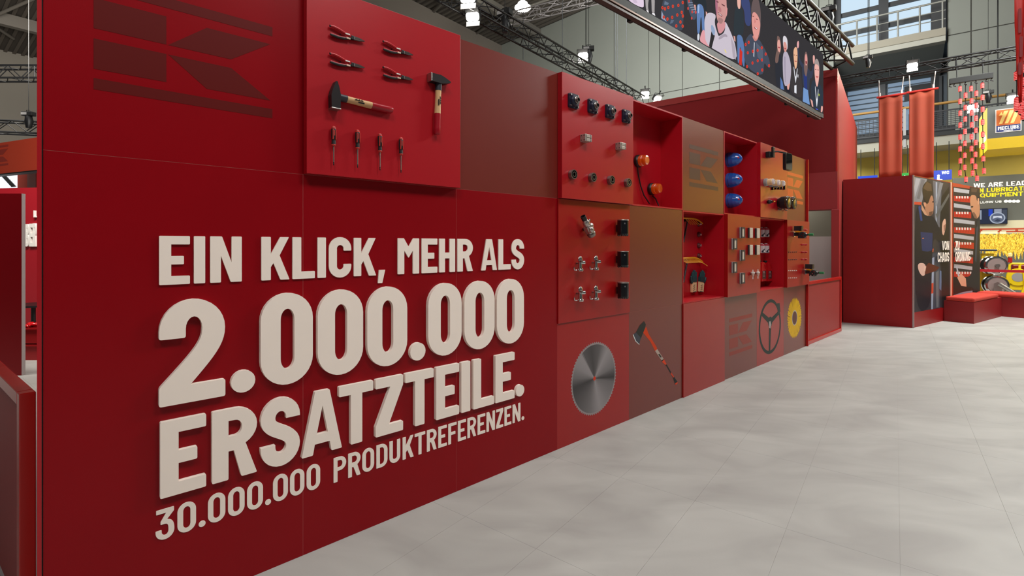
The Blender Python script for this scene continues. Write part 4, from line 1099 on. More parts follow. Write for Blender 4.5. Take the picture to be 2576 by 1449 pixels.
for ch, xa, xb, y0, y1 in (('L', 62.5, 67, 566, 620), ('B', 69.5, 78.5, 564, 620), ('E', 79.5, 87, 563, 620), ('R', 88, 96, 562, 620), ('L', 90, 95, 530, 547)):
    (u0, za), (u1, zb_) = Q.px(xa, y1), Q.px(xb, y1); zt = Q.px(xa, y0)[1]
    letter('letter', ch, u1 - u0, zt - za, (u1-u0)*.36, (zt-za)*.17, .04, WHITE, t, Matrix.Translation((u0, 0, za)), rnd=0)
u, z = Q.px(84, 765, .6)
t = thing('bar_table', 'round black bar table in front of the lettered red wall', 'table', Q.mx(u, 0, .6))
MB().cyl((0, 0, z - .03), (0, 0, z), .35, n=32).build('top', BLACK, t); MB().cyl((0, 0, .01), (0, 0, z - .03), .03, n=12).build('pole', MATTBLACK, t); MB().cyl((0, 0, 0), (0, 0, .015), .22, n=24).build('foot', MATTBLACK, t)
CR = mat('red crate plastic', (160, 16, 22), .4)
def make_crate():
    t = thing('plastic_crate', '', 'crate', None, 'stacked red crates')
    b = MB()
    for a, c in (((-.2, -.15, 0), (.2, .15, .01)), ((-.2, -.15, 0), (.2, -.14, .22)), ((-.2, .14, 0), (.2, .15, .22)), ((-.2, -.15, 0), (-.19, .15, .22)), ((.19, -.15, 0), (.2, .15, .22))): b.box(a, c)
    b.build('tub', CR, t); MB().prism([rect(-.215, -.165, .215, .165), rect(-.19, -.14, .19, .14)], 0, .02).build('rim', CR, t).matrix_local = Matrix.Translation((0, 0, .215)) @ RX(-90)
    return t
cpos = on_floor(80, 906)
cm = Matrix.Translation((cpos.x - .02, cpos.y + .15, 0))
repeat(make_crate, [cm, cm @ Matrix.Translation((0, 0, .2355))], ['red plastic crate standing on the floor below another crate', 'red plastic crate on top of another, filled with red parts'])
for k in range(9):
    o = MB().tube([(-.05, 0, 0), (-.02, .02, .02), (.02, -.01, .015), (.05, .01, 0)], [.018, .026, .026, .016], 8).build('red_part', mat('red glossy part', (190, 14, 22), .25), None,
        cm @ Matrix.Translation((-.13 + (k % 3)*.12, -.09 + (k//3)*.09, .455 + .02*(k % 2))) @ RZ(40*k) @ RX(20*(k % 3 - 1)))
    tag(o, 'small red plastic part lying on top of the upper crate', 'part', 'parts in the upper crate')
# ------------------------------------------------------------------ hall shell
L0 = 28.3
HW = hall(L0)
CONC = mat('grey precast panel', (130, 131, 122), .75, var=.06, vscale=.5)
def roof_z(c): return 16.2 + .085*(c + 23.7)
seams = [HW.px(x, 300)[0] for x in (1316, 1415, 1545, 1632, 1717, 1810, 1930, 2060)]
ca, cb = -46.0, HW.px(2098, 100)[0]
ZR = 10.47
cd = HW.px(2384, 100)[0]
b = MB(); b.prism([[(ca, 0), (30, 0), (30, roof_z(30)), (ca, roof_z(ca))], [(cb, 2.0), (cb, 15.6), (cd, 15.6), (cd, 2.0)]], .02, .4)
wb = b.build('wall_back', mat('panel joint', (70, 68, 62), .9), None, HW.M); tag(wb, kind='structure')
ed = [ca] + [ca + 3*i for i in range(1, 8) if ca + 3*i < seams[0] - 1] + seams + [cb]
gj = .02
for a, c in zip(ed, ed[1:]):
    MB().box((a + gj, -.02, 0), (c - gj, .02, ZR - gj)).build('wall_panel', CONC, wb)
    MB().prism([[(a + gj, ZR + gj), (c - gj, ZR + gj), (c - gj, roof_z(c) - .05), (a + gj, roof_z(a) - .05)]], -.02, .02).build('wall_panel', CONC, wb)
e3 = HW.px(2443, 90)[0]
for a, c in ((cd, e3), (e3, e3 + 2.6), (e3 + 2.6, e3 + 5.2), (e3 + 5.2, e3 + 7.8)):
    zj = HW.px(2443, 79)[1]; zl = HW.px(2443, 150)[1]
    MB().box((a + gj, -.02, zj + gj), (c - gj, .02, 17)).build('wall_panel', CONC, wb)
    MB().box((a + gj, -.02, 5), (c - gj, .02, zj - gj)).build('wall_panel', CONC, wb)
# left flank of the hall and roof
LW = Plane(HX * -46.0, HL)
CEILD = mat('dark roof decking', (66, 59, 52), .85, var=.15, vscale=.4)
b = MB().box((-30, 0, 0), (L0 + 1, .4, 18)); o = b.build('wall_flank', mat('hall flank grey', (120, 114, 104), .8, var=.08, vscale=.3), None, LW.M); tag(o, kind='structure')
Rm = hall(0).M
b = MB()
c0, c1 = -46.5, 30.0
b.add([(c0, -12, roof_z(c0)), (c1, -12, roof_z(c1)), (c1, L0 + .5, roof_z(c1)), (c0, L0 + .5, roof_z(c0)),
       (c0, -12, roof_z(c0) + .3), (c1, -12, roof_z(c1) + .3), (c1, L0 + .5, roof_z(c1) + .3), (c0, L0 + .5, roof_z(c0) + .3)],
      [(0, 1, 2, 3), (4, 7, 6, 5), (0, 4, 5, 1), (1, 5, 6, 2), (2, 6, 7, 3), (3, 7, 4, 0)])
ceil = b.build('ceiling', CEILD, None, Rm); tag(ceil, kind='structure')
RIB = mat('roof rib', (84, 76, 68), .8)
for k in range(96):
    l = -11 + k*.41
    MB().add([(c0, l, roof_z(c0) - .10), (c1, l, roof_z(c1) - .10), (c1, l + .16, roof_z(c1) - .10), (c0, l + .16, roof_z(c0) - .10), (c0, l, roof_z(c0)), (c1, l, roof_z(c1)), (c1, l + .16, roof_z(c1)), (c0, l + .16, roof_z(c0))],
             [(3, 2, 1, 0), (0, 1, 5, 4), (1, 2, 6, 5), (2, 3, 7, 6), (3, 0, 4, 7)]).build('roof_rib', RIB, ceil)
BEAM = mat('roof beam grey', (104, 98, 90), .7)
def beam(p, q, r, name='roof_beam', m=BEAM, par=None):
    p, q = Vector(p), Vector(q)
    o = MB().cyl(p, q, r, n=4, smooth=False).build(name, m, par)
    return o
for c in (-40, -33, -26, -19.5, -12):
    z = roof_z(c)
    MB().box((c - .22, -12, z - .75), (c + .22, L0, z - .1)).build('roof_beam', BEAM, ceil)
    for l in range(-8, 28, 4):
        MB().tube([(c, l, z - .7), (c + 3.2, l + 1.5, roof_z(c + 3.2) - .15)], .09, 6).build('roof_brace', BEAM, ceil)
        MB().tube([(c, l, z - .7), (c - 3.2, l + 1.5, roof_z(c - 3.2) - .15)], .09, 6).build('roof_brace', BEAM, ceil)
for c in (-29.5, -22.8):
    MB().add([(c - .06, -12, roof_z(c) - 2.6), (c + .06, -12, roof_z(c) - 2.6), (c + .06, L0, roof_z(c) - 2.6), (c - .06, L0, roof_z(c) - 2.6), (c - .06, -12, roof_z(c) - .1), (c + .06, -12, roof_z(c) - .1), (c + .06, L0, roof_z(c) - .1), (c - .06, L0, roof_z(c) - .1)],
             [(0, 3, 2, 1), (4, 5, 6, 7), (0, 1, 5, 4), (1, 2, 6, 5), (2, 3, 7, 6), (3, 0, 4, 7)]).build('smoke_curtain', mat('grey smoke curtain', (118, 108, 98), .8), ceil)
for o in ceil.children: pass

# ------------------------------------------------------------------ window bay, ledge and gallery
SKYPANE = mat('daylit pane', (30, 34, 38), .3, spec=.2, glow=((204, 227, 244), 1.0))
WFR = mat('dark window frame', (48, 48, 50), .5)
c3 = crop(2080, 0, 4.8306)
def h3(x, y, p=0.0): return HW.px(*c3([(x, y)])[0], p)
win = thing('window_1', '', '', HW.M); tag(win, kind='structure')
SB = -.6
def hbox(P, x0, y0, x1, y1, p0, p1, name, m, par, flat=None):
    """box whose front face at p1 spans the two crop-3 pixels"""
    (u0, z0), (u1, z1) = P.px(*c3([(x0, y1)])[0], p1), P.px(*c3([(x1, y0)])[0], p1)
    return MB().box((u0, -p1, z0), (u1, -p0, z1)).build(name, m, par)
PW = Plane(HW.M @ Vector((0, .6, 0)), HX)
def pw(x, y): return HW.px(*c3([(x, y)])[0], -.6)
def pane(x0, x1, ya, yb):
    (u0, zt), (u1, _) = pw(x0, ya), pw(x1, ya); zb = pw(x0, yb)[1]
    return u0, u1, zb, zt
u0 = pw(175, 100)[0]; u1 = pw(630, 100)[0]; u2 = pw(750, 100)[0]; u3 = pw(1263, 100)[0]; ue0, ue1 = pw(100, 100)[0], pw(1460, 100)[0]
zs = pw(1263, 300)[1]; zt = 15.6
zr = [pw(175, 200)[1], pw(175, 435)[1]]
for a, c in ((u0, u1), (u2, u3)):
    lv = [zs - .9] + sorted([zr[0], zr[1]]) + [zr[0] + (zr[0]-zr[1]), zt]
    for z0, z1 in zip(lv, lv[1:]): MB().box((a, .62, z0 + .06), (c, .64, z1 - .06)).build('pane', SKYPANE, win)
    for z in lv[1:-1]: MB().box((a, .5, z - .1), (c, .66, z + .1)).build('transom', WFR, win)
for a, c in ((ue0 - .3, u0), (u1, u2), (u3, u3 + .5)): MB().box((a, .35, zs - .9), (c, .7, zt)).build('mullion', WFR, win)
MB().box((u3 + .5, .55, zs - .9), (ue1, .7, zt)).build('frosted_panel', mat('grey blue panel', (110, 124, 142), .6), win)
# balcony ledge in front of the window with railing
LEDGE = mat('beige ledge', (150, 142, 126), .7)
(ua_, za_), (ub_, zb_) = h3(100, 615, .25), h3(1445, 300, .25)
zl = HW.px(*c3([(1440, 330)])[0], .25)[1]
led = thing('window_ledge', 'beige window ledge with pipe railing high on the hall wall', 'ledge', HW.mx(ua_, zl, 0))
wl = ub_ - ua_
MB().box((0, -.25, -.32), (wl, .7, 0)).build('slab', LEDGE, led)
MB().prism([[(0, -.32), (wl, -.32), (wl, -.55), (0, -.55)]], -.2, .3).build('drip_band', mat('pale ledge band', (166, 162, 150), .7), led)
RAILM = mat('galvanised rail', (150, 148, 140), .4, .4)
for k in range(6):
    MB().cyl((.1 + k*(wl-.2)/5, -.2, 0), (.1 + k*(wl-.2)/5, -.2, 1.15), .035, n=8).build('post', RAILM, led)
for z, r in ((1.15, .045), (.75, .022), (.38, .022)): MB().cyl((0, -.2, z), (wl, -.2, z), r, n=8).build('rail', RAILM, led)
# sloping soffit below the ledge
SOF = mat('grey soffit', (104, 106, 102), .8)
zso = HW.px(*c3([(1440, 420)])[0], .2)[1]; zsl = HW.px(*c3([(1330, 920)])[0], -3)[1]
b = MB(); b.add([(ua_ - 1, 0, zl - .5), (ub_, 0, zl - .5), (ub_, 3.15, zsl), (ua_ - 1, 3.15, zsl), (ub_, 3.15, zl), (ub_, 0, zl)], [(0, 3, 2, 1), (1, 2, 4, 5)])
o = b.build('trim_1', SOF, None, HW.M); tag(o, kind='structure')
# recess back wall with blind windows behind the gallery
RB = 3.2
b = MB().box((ua_ - 4, RB, 0), (20, RB + .2, 16)); o = b.build('wall_recess', mat('blue grey recess', (78, 84, 90), .8), None, HW.M); tag(o, kind='structure')
w2 = thing('window_2', '', '', HW.M); tag(w2, kind='structure')
def rb(x, y): return HW.px(*c3([(x, y)])[0], -RB)
BLIND = mat('daylit blind slat', (60, 66, 74), .5, glow=((120, 146, 172), .7)); BLD = mat('dark louvre band', (22, 22, 24), .6)
for x0, x1, yt in ((255, 625, 1010), (745, 1262, 905), (940, 1300, 1150)):
    (a, ztop), (c, _) = rb(x0, yt + 90), rb(x1, yt + 90); hgt = 2.9
    MB().box((a, RB - .06, ztop - .0), (c, RB, ztop + .75)).build('louvre_band', BLD, w2)
    for k in range(11):
        z = ztop - .1 - k*.26
        MB().box((a, RB - .05, z - .19), (c, RB - .01, z)).build('blind_slat', BLIND, w2)
    MB().box((c, RB - .12, ztop - 3.2), (c + .3, RB, ztop + 1)).build('mullion', WFR, w2)
# gallery: slab and mesh railing
c4 = crop(2080, 170, 4.6734)
GP = hall(24.0)
def g4(x, y, p=0.0): return GP.px(*c4([(x, y)])[0], p)
gz0 = g4(1445, 790)[1]; gtop = g4(1445, 408)[1]
ga, gb = g4(200, 700)[0], g4(2318, 700)[0] + 16
gal = thing('gallery', 'steel gallery with mesh railing and yellow handrail above the stalls', 'gallery', GP.mx(ga, gz0, 0))
wg = gb - ga
MB().box((0, 0, -.35), (wg, 4.2, 0)).build('slab', mat('pale gallery slab', (148, 144, 130), .7), gal)
MB().box((0, -.05, .0), (wg, .05, .14)).build('kick_plate', MATTBLACK, gal)
GST = mat('dark gallery steel', (54, 54, 56), .5, .4); hg = gtop - gz0
n = int(wg/1.9)
for k in range(n + 1): MB().box((k*wg/n - .04, -.04, -.3), (k*wg/n + .04, .04, hg)).build('post', GREYL, gal)
MB().cyl((0, 0, hg), (wg, 0, hg), .05, n=8).build('handrail', mat('ochre handrail', (150, 110, 50), .5), gal)
for k in range(n):
    a, c = k*wg/n + .12, (k+1)*wg/n - .12
    fr = MB().prism([rect(a, .2, c, hg - .25), rect(a + .05, .25, c - .05, hg - .30)], -.02, .02).build('mesh_frame', GST, gal)
    b = MB(); m_ = 14
    for i in range(1, m_): x = a + (c-a)*i/m_; b.box((x - .008, -.008, .22), (x + .008, .008, hg - .27))
    for i in range(1, 10): z = .22 + (hg - .5)*i/10; b.box((a, -.008, z - .008), (c, .008, z + .008))
    o = b.build('mesh', GST, fr); tag(o, kind='stuff')
MB().box((0, .6, -.1), (3.4, 1.4, .45)).build('duct', BLACK, gal)
MB().box((5.6, .6, .0), (9.0, 1.4, .55)).build('duct', BLACK, gal)
# yellow-lit wall and downstand below the gallery
YW = hall(25.5)
b = MB().box((GP.px(2120, 500)[0] - 2, 0, 0), (gb + 2, .2, gz0 - .35)); o = b.build('wall_yellow', mat('warm yellow plaster', (166, 146, 64), .8, var=.04), None, YW.M); tag(o, kind='structure')
(sa, sz), (sb_, _) = g4(1255, 890), g4(2000, 890)
area('gallery_sheen_fill', GP.M @ Vector((11.5, .9, gz0 - .6)), GP.M @ Vector((11.5, 2.0, 1.5)), 13.0, 900, (1, .80, .42), .5)  # added light, set out of view to give the far panels warm sheen
# ceiling spots and wayfinding signs
SIGNB = mat('lit blue sign', (8, 50, 160), .4, emit=.55); SIGNG = mat('lit green sign', (24, 130, 46), .4, emit=.55); SIGNW = mat('sign white', (240, 244, 250), .4, emit=.9)
SPn = hall(23.2)
def s4(x, y): return SPn.px(*c4([(x, y)])[0])
def sign(x0, x1, y0, y1, m, label, draw):
    (a, zb), (c, _), zt = s4(x0, y1), s4(x1, y1), s4((x0+x1)/2, y0)[1]; zb = s4((x0+x1)/2, y1)[1]
    t = thing('hanging_sign', label, 'sign', SPn.mx(a, zb, 0)); w, h = c - a, zt - zb
    MB().box((0, 0, 0), (w, .08, h)).build('lit_panel', m, t)
    for x in (.15, .85): MB().cyl((w*x, .04, h), (w*x, .04, h + gz0 - .35 - zt), .012, n=6).build('hanger', MATTBLACK, t)
    draw(t, w, h)
def arrow(t, w, h, x=.35):
    MB().prism([[(w*x - h*.25, h*.05), (w*x + h*.25, h*.05), (w*x + h*.45, h*.35), (w*x, h*.75), (w*x - h*.45, h*.35)]], -.006, 0).build('arrow_mark', SIGNW, t)
def wcdraw(t, w, h):
    text_line(SPn, 'WC', w*.44, h*.58, w*.86, h*.30, SIGNW, t, .24, .006, name='letter')
    b = MB().prism([circle(w*.26, h*.45, h*.11)], -.006, 0); b.prism([[(w*.17, -.0), (w*.48, -.0), (w*.48, h*.08), (w*.33, h*.1), (w*.32, h*.34), (w*.19, h*.34)]], -.006, 0); b.build('seated_figure_mark', SIGNW, t)
sign(1258, 1470, 1205, 1320, SIGNB, 'blue WC sign with white seated figure under the gallery', wcdraw)
sign(872, 962, 1240, 1340, SIGNG, 'green sign with white arrow between the orange banners', lambda t, w, h: arrow(t, w, h, .5))
sign(365, 595, 1272, 1380, SIGNB, 'blue sign with white arrow beside the red tower', lambda t, w, h: arrow(t, w, h, .28))

# ------------------------------------------------------------------ trusses
TRB = mat('black truss tube', (20, 20, 21), .45, .2); TRW = mat('silver truss tube', (150, 142, 140), .4, .6)
def truss(p, q, size, bay, label, m=TRB, r=.024, lean=None):
    p, q = Vector(p), Vector(q); d = q - p; L = d.length; x = d.normalized(); up = Vector((0, 0, 1)); y = up.cross(x).normalized()
    t = thing('lighting_truss', label, 'truss', Matrix(((x.x, y.x, 0, p.x), (x.y, y.y, 0, p.y), (x.z, 0, 1, p.z), (0, 0, 0, 1))))
    s = size/2; cs = [(-s, -s), (s, -s), (s, s), (-s, s)]
    for a, c in cs: MB().cyl((0, a, c), (L, a, c), r, n=8).build('chord', m, t)
    b = MB(); n = max(2, int(L/bay))
    for k in range(n):
        x0, x1 = L*k/n, L*(k+1)/n
        for i in range(4):
            a, c = cs[i], cs[(i+1) % 4]
            if k % 2: a, c = c, a
            b.cyl((x0, a[0], a[1]), (x1, c[0], c[1]), r*.45, n=5, caps=False)
            b.cyl((x0, a[0], a[1]), (x0, c[0], c[1]), r*.4, n=5, caps=False) if k % 4 == 0 else None
    o = b.build('lacing', m, t); tag(o, kind='stuff')
    return t
def P3(x, y, Z): return at(x, y, Z)
c_mid = at(1429, 153, 12.9)
T1a, T1b = c_mid - HL * 8.0, c_mid + HL * 4.6
truss(T1a, T1b, .30, .32, 'black lighting truss with floodlights above the display wall')
SCR = Plane((at(2071, 287, 8.28).x, at(2071, 287, 8.28).y, 0), WALL.x)
su = SCR.px(2137, 160)[0]
ts0, ts1 = SCR.M @ Vector((-9, .12, 5.20)), SCR.M @ Vector((su, .12, 5.20))
truss(ts0, ts1, .34, .30, 'heavy black truss carrying the long video screen', r=.035)
T3a = at(2300, 176, 13.0)
truss(T3a - HX * 3.2, T3a + HX * 5.5, .25, .33, 'black truss carrying the orange banners')
w0 = at(1265, 52, 26.0); w1 = Vector(at(1560, -20, 23.0)); w1.z = w0.z
truss(w0, w1, .45, .5, 'silver truss far below the hall roof', TRW, .035)
la = at(-30, 176, 20.0); lb = at(200, 218, 20.0); lb.z = la.z = at(40, 185, 20).z
truss(la, lb, .5, .5, 'black truss high in the hall behind the end post', r=.04)
la = at(-40, 318, 15.0); lb = at(200, 330, 15.5); lb.z = la.z
truss(la, lb, .35, .4, 'black truss above the orange fascia behind the end post', r=.03)

# ------------------------------------------------------------------ floodlights and hoists
def make_flood():
    t = thing('floodlight', '', 'floodlight', None, 'stand floodlights')
    MB().box((-.17, -.04, -.10), (.17, .08, .12), 0, .015).build('housing', MATTBLACK, t)
    MB().prism([rrect(-.155, -.075, .155, .105, .06, .06, 5)], -.048, -.041).build('lens', LAMP, t)
    xf(MB().box((-.16, -.005, 0), (.16, 0, .14)), Matrix.Translation((0, -.045, .11)) @ RX(35)).build('barn_door', MATTBLACK, t)
    xf(MB().box((-.16, -.005, -.12), (.16, 0, 0)), Matrix.Translation((0, -.045, -.09)) @ RX(-40)).build('barn_door', mat('lit white reflector', (235, 235, 235), .4), t)
    MB().tube([(-.19, .02, 0), (-.19, .02, .2), (.19, .02, .2), (.19, .02, 0)], .012, 6).build('yoke', MATTBLACK, t)
    MB().cyl((0, .02, .2), (0, .02, .32), .02, n=8).build('clamp', MATTBLACK, t)
    return t
def face(p, yaw, pitch=0): return Matrix.Translation(p) @ RZ(yaw) @ RX(pitch)
fl = [(at(1190, 43, 9.9), -10, 30), (at(1178, -4, 8.6), -10, 30), (at(1467, 141, 13.5), -14, 25), (at(1623, 237, 16.8), -18, 20), (at(1653, 247, 16.4), 20, 50), (at(2295, 166, 12.7), -38, 20),
      (at(2448, 270, 13.2), -50, 20), (at(2548, 247, 13.0), -50, 20)]
repeat(make_flood, [face(p, y, pt) @ SC(.85 if k < 5 else .7) for k, (p, y, pt) in enumerate(fl)],
       ['first lit floodlight below the black truss above the tool board', 'lit floodlight at the truss top with white flap', 'lit floodlight on the truss under a black hoist', 'lit floodlight at the truss end above the bearing board',
        'small downturned floodlight hanging beside the truss end', 'bright lit floodlight on the banner truss', 'lit floodlight shining beside the lantern strings', 'lit floodlight above the stall sign box'])
def make_hoist():
    t = thing('chain_hoist', '', 'hoist', None, 'chain hoists')
    MB().box((-.2, -.1, 0), (.2, .1, .16), 0, .02).build('motor', MATTBLACK, t)
    MB().box((-.19, -.108, .03), (.02, -.099, .12)).build('label_plate', GREYL, t)
    MB().tube([(0, 0, 0), (.02, 0, -.2), (0, 0, -.45)], [.1, .13, .08], 10).build('chain_bag', BLACK, t)
    MB().cyl((0, 0, .16), (0, 0, 6.0), .009, n=6).build('chain', MATTBLACK, t)
    MB().tube([(-.09, 0, .16), (-.07, 0, .22), (.07, 0, .22), (.09, 0, .16)], .012, 6).build('handle', MATTBLACK, t)
    return t
hs = [(at(1270, 40, 10.8), -30, .8), (at(1481, 128, 13.6), -10, .75), (at(2183, 148, 12.6), -40, .5), (at(2486, 236, 13.2), -40, .55), (at(2085, 30, 9.3), -40, .6), (at(72, 292, 14.8), 0, .8)]
repeat(make_hoist, [Matrix.Translation(p) @ RZ(y) @ SC(k) for p, y, k in hs],
       ['black chain hoist with hanging bag on the floodlight truss', 'black chain hoist above the middle floodlight', 'black chain hoist on the banner truss by the red tower', 'black chain hoist above the stall sign box',
        'black chain hoist over the screen truss end', 'black chain hoist over the orange fascia'])
def make_bay():
    t = thing('high_bay_lamp', 'lit round high bay lamp hanging below the dark roof', 'lamp')
    MB().lathe([(.14, .32), (.26, .22), (.26, .16), (.2, .12)], (0, 0, 0), 'z', 20).build('dome', LAMP, t)
    MB().lathe([(.22, .10), (.42, .02), (.44, -.04), (.36, -.12), (0, -.14)], (0, 0, 0), 'z', 24).build('glass', LAMP, t)
    MB().cyl((0, 0, .3), (0, 0, 2.2), .015, n=6).build('cord', MATTBLACK, t)
    return t
make_bay().matrix_world = Matrix.Translation(at(1315, 18, 27.0))
# rigging cables hanging in front of the hall wall
for x, yb, Z in ((1474, 118, 13.6), (1576, 235, 20), (1659.5, 240, 16.5), (1548, 215, 20), (1553, 215, 20), (1415, 178, 20), (1316, 150, 20), (2186, 140, 12.6), (2510, 225, 13.2)):
    p = at(x, yb, Z); o = MB().cyl(p, (p.x, p.y, 15.2), .012, n=5).build('rigging_cable', MATTBLACK); tag(o, 'thin dark rigging cable hanging in front of the grey hall wall', 'cable', 'rigging cables')

# ------------------------------------------------------------------ video screen
sL, sR = -9.0, 0.0
zb0 = SCR.px(2071, 287)[1]; zt0 = SCR.px(2071, 136)[1]
scr = thing('video_screen', 'long hanging video screen showing people on a dark ground', 'screen', SCR.mx(0, 0, 0))
for k in range(9):
    for j in range(2):
        MB().box((sL + k + .002, .0, zb0 + j*(zt0-zb0)/2 + .001), (sL + k + .998, .07, zb0 + (j+1)*(zt0-zb0)/2 - .001)).build('screen_tile', MATTBLACK, scr)
MB().box((sL, -.004, zb0 - .07), (sR, .12, zb0 - .002)).build('bottom_box', MATTBLACK, scr)
RAILB = mat('bronze rail', (112, 84, 70), .35, .5)
MB().box((sL, -.03, zb0 - .105), (sR - .25, .02, zb0 - .09)).build('bottom_rail', RAILB, scr); MB().box((sL, -.03, zb0 - .14), (sR - .25, .02, zb0 - .12)).build('bottom_rail', mat('dark rail', (60, 40, 34), .4), scr)
for k in range(9): MB().box((sL + k + .45, -.02, zb0 - .13), (sL + k + .5, .08, zb0 - .07)).build('bracket', MATTBLACK, scr)
for k in range(9): MB().tube([(sL + k + .5, .04, zt0), (sL + k + .5, .12, 5.05)], .02, 6).build('hanger', MATTBLACK, scr)
pic = Pic(.001)
pic.add(rect(sL, zb0, sR, zt0), (54, 52, 55))
eE = crop(1580, 0, 7.625); e2_ = crop(1580, 0, 4.4414); eF = crop(1880, 60, 6.0357)
def clip(pts):
    """keep a picture shape within the screen"""
    out = []
    def cut(poly, f, g):
        r = []
        for i in range(len(poly)):
            a, c = poly[i-1], poly[i]
            if f(c):
                if not f(a): r.append(g(a, c))
                r.append(c)
            elif f(a): r.append(g(a, c))
        return r
    def at_z(z): return lambda a, c: (a[0] + (c[0]-a[0])*(z-a[1])/(c[1]-a[1]), z)
    q = cut(pts, lambda p: p[1] >= zb0, at_z(zb0))
    return cut(q, lambda p: p[1] <= zt0, at_z(zt0)) if len(q) > 2 else q
def ps(cr, pts, col, same=False):
    q = clip(pmap(SCR, cr)(pts))
    if len(q) > 2: pic.add(q, col, same=same, soft=True)
SKIN, SKIN2 = (206, 150, 146), (226, 166, 156)
E = lambda pts, c: ps(eE, pts, c)
E([(-10, -60), (290, -60), (302, 60), (295, 172), (20, 30)], (226, 206, 226)); E([(40, -60), (130, -60), (180, 60), (120, 60)], (206, 186, 208))
E([(328, -60), (400, -60), (376, 120), (398, 236), (345, 206), (330, 60)], (166, 160, 160)); E([(345, 204), (372, 196), (400, 238), (380, 240)], (240, 236, 240))
E([(442, -60), (512, -60), (506, 180), (506, 262), (452, 255), (448, 90)], (166, 160, 160)); E([(455, 252), (506, 256), (520, 306), (460, 274)], (244, 240, 244))
E([(680, -60), (1060, -60), (1072, 150), (1056, 420), (1045, 600), (860, 530), (628, 385), (640, 160)], (66, 74, 88)); E([(700, 20), (780, 60), (760, 100), (690, 90)], (104, 118, 138)); E([(640, 200), (690, 330), (740, 420), (632, 350)], (150, 160, 184)); E([(820, 380), (880, 390), (850, 440), (800, 460)], (96, 108, 128))
for x, y in ((655, 150), (705, 172), (768, 145), (855, 122), (960, 105), (1043, 50), (680, 330), (750, 366), (840, 334), (938, 290), (1024, 240), (1043, 310), (998, 425), (918, 500), (1040, 505)):
    E(circle(x, y, 22, 34, 12), (214, 72, 52)); E(circle(x + 2, y, 8, 12, 8), (150, 40, 34))
E([(1106, -60), (1200, -60), (1245, 120), (1300, 230), (1300, 360), (1250, 392), (1206, 350), (1150, 180)], (74, 84, 102))
for k in range(5): E([(1140 + k*20, 50 + k*45), (1225 + k*14, 40 + k*45), (1235 + k*14, 58 + k*45), (1145 + k*20, 66 + k*45)], (128, 140, 160))
for x, y in ((1160, 25), (1142, 165), (1220, 232), (1290, 240), (1212, 352)): E(circle(x, y, 16, 30, 10), (206, 72, 66))
E([(1250, -60), (1485, -60), (1502, 215), (1470, 200), (1445, 104), (1310, 62), (1262, 90)], (42, 48, 54)); E([(1254, 92), (1286, 100), (1292, 212), (1270, 190)], SKIN2)
E([(1308, 56), (1446, 110), (1450, 440), (1480, 640), (1440, 700), (1412, 600), (1400, 330), (1380, 330), (1368, 600), (1350, 660), (1316, 640), (1306, 300)], (98, 128, 178)); E([(1330, 100), (1360, 110), (1350, 260), (1330, 250)], (160, 184, 222))
E([(1320, 650), (1360, 650), (1362, 740), (1340, 790), (1316, 760)], (216, 220, 230)); E([(1440, 690), (1478, 650), (1524, 850), (1500, 858)], (188, 206, 226))
E([(1480, 220), (1508, 240), (1500, 300), (1484, 320)], SKIN2)
E([(1420, 560), (1352, 782), (1430, 840), (1580, 922), (1536, 830), (1470, 790), (1470, 600)], (226, 160, 166))
E([(1515, 250), (1600, 246), (1684, 296), (1640, 430), (1720, 690), (1742, 694), (1852, 620), (1850, 400), (1890, 470), (1960, 620), (2050, 850), (2090, 1210), (1600, 925), (1540, 890), (1470, 780), (1450, 420), (1470, 320)], (204, 194, 206)); E([(1740, 700), (1850, 640), (1900, 690), (1890, 720), (1840, 700), (1760, 760), (1720, 760)], (170, 158, 170)); E([(1960, 700), (2040, 900), (2060, 1150), (2000, 1100)], (176, 166, 178))
E([(1590, 600), (1654, 690), (1592, 930), (1542, 890)], (48, 46, 48)); E([(1576, 500), (1602, 470), (1650, 560), (1662, 620), (1636, 700), (1588, 610)], (146, 166, 196)); E([(1830, 945), (1860, 960), (1882, 1020), (1858, 1010)], (230, 214, 130))
E([(1690, 420), (1860, 400), (1852, 560), (1744, 676), (1704, 560)], (212, 146, 150))
E([(1664, -60), (1876, -60), (1880, 140), (1896, 165), (1888, 300), (1866, 330), (1832, 440), (1766, 474), (1712, 424), (1682, 300), (1662, 120)], SKIN)
E([(1664, -60), (1700, -60), (1712, 120), (1694, 300), (1682, 300), (1662, 120)], (176, 110, 130)); E([(1780, 70), (1846, 110), (1842, 130), (1788, 100)], (104, 62, 64)); E([(1684, 20), (1726, 40), (1720, 60), (1686, 44)], (112, 66, 72)); E([(1720, 120), (1770, 150), (1784, 236), (1740, 232), (1716, 200)], (186, 120, 122)); E([(1704, 226), (1800, 300), (1786, 330), (1722, 280)], (120, 62, 66)); E([(1724, 250), (1786, 300), (1778, 310), (1726, 270)], (236, 214, 214)); E([(1712, 330), (1820, 370), (1800, 440), (1764, 470), (1714, 420)], (170, 126, 124)); E([(1866, 160), (1896, 165), (1886, 290), (1868, 280)], (220, 150, 150))
E([(2158, -60), (2310, -60), (2352, 300), (2340, 520), (2230, 480), (2220, 200), (2160, 120)], (62, 72, 116))
E([(2078, -60), (2152, -60), (2146, 160), (2112, 192), (2084, 120)], (232, 178, 164)); E([(2088, 122), (2112, 192), (2148, 150), (2204, 210), (2212, 710), (2076, 650), (2020, 700), (2010, 600), (2030, 180)], (48, 56, 62))
E([(2074, 650), (2206, 706), (2232, 1300), (2180, 1260), (2150, 900), (2140, 900), (2120, 1220), (2086, 1210), (2084, 830)], (92, 122, 172)); E([(2130, 920), (2182, 1000), (2168, 1262), (2118, 1240)], (206, 52, 44)); E([(2010, 690), (2040, 700), (2050, 800), (2026, 790)], SKIN2)
Y = lambda pts, c: ps(e2_, pts, c)
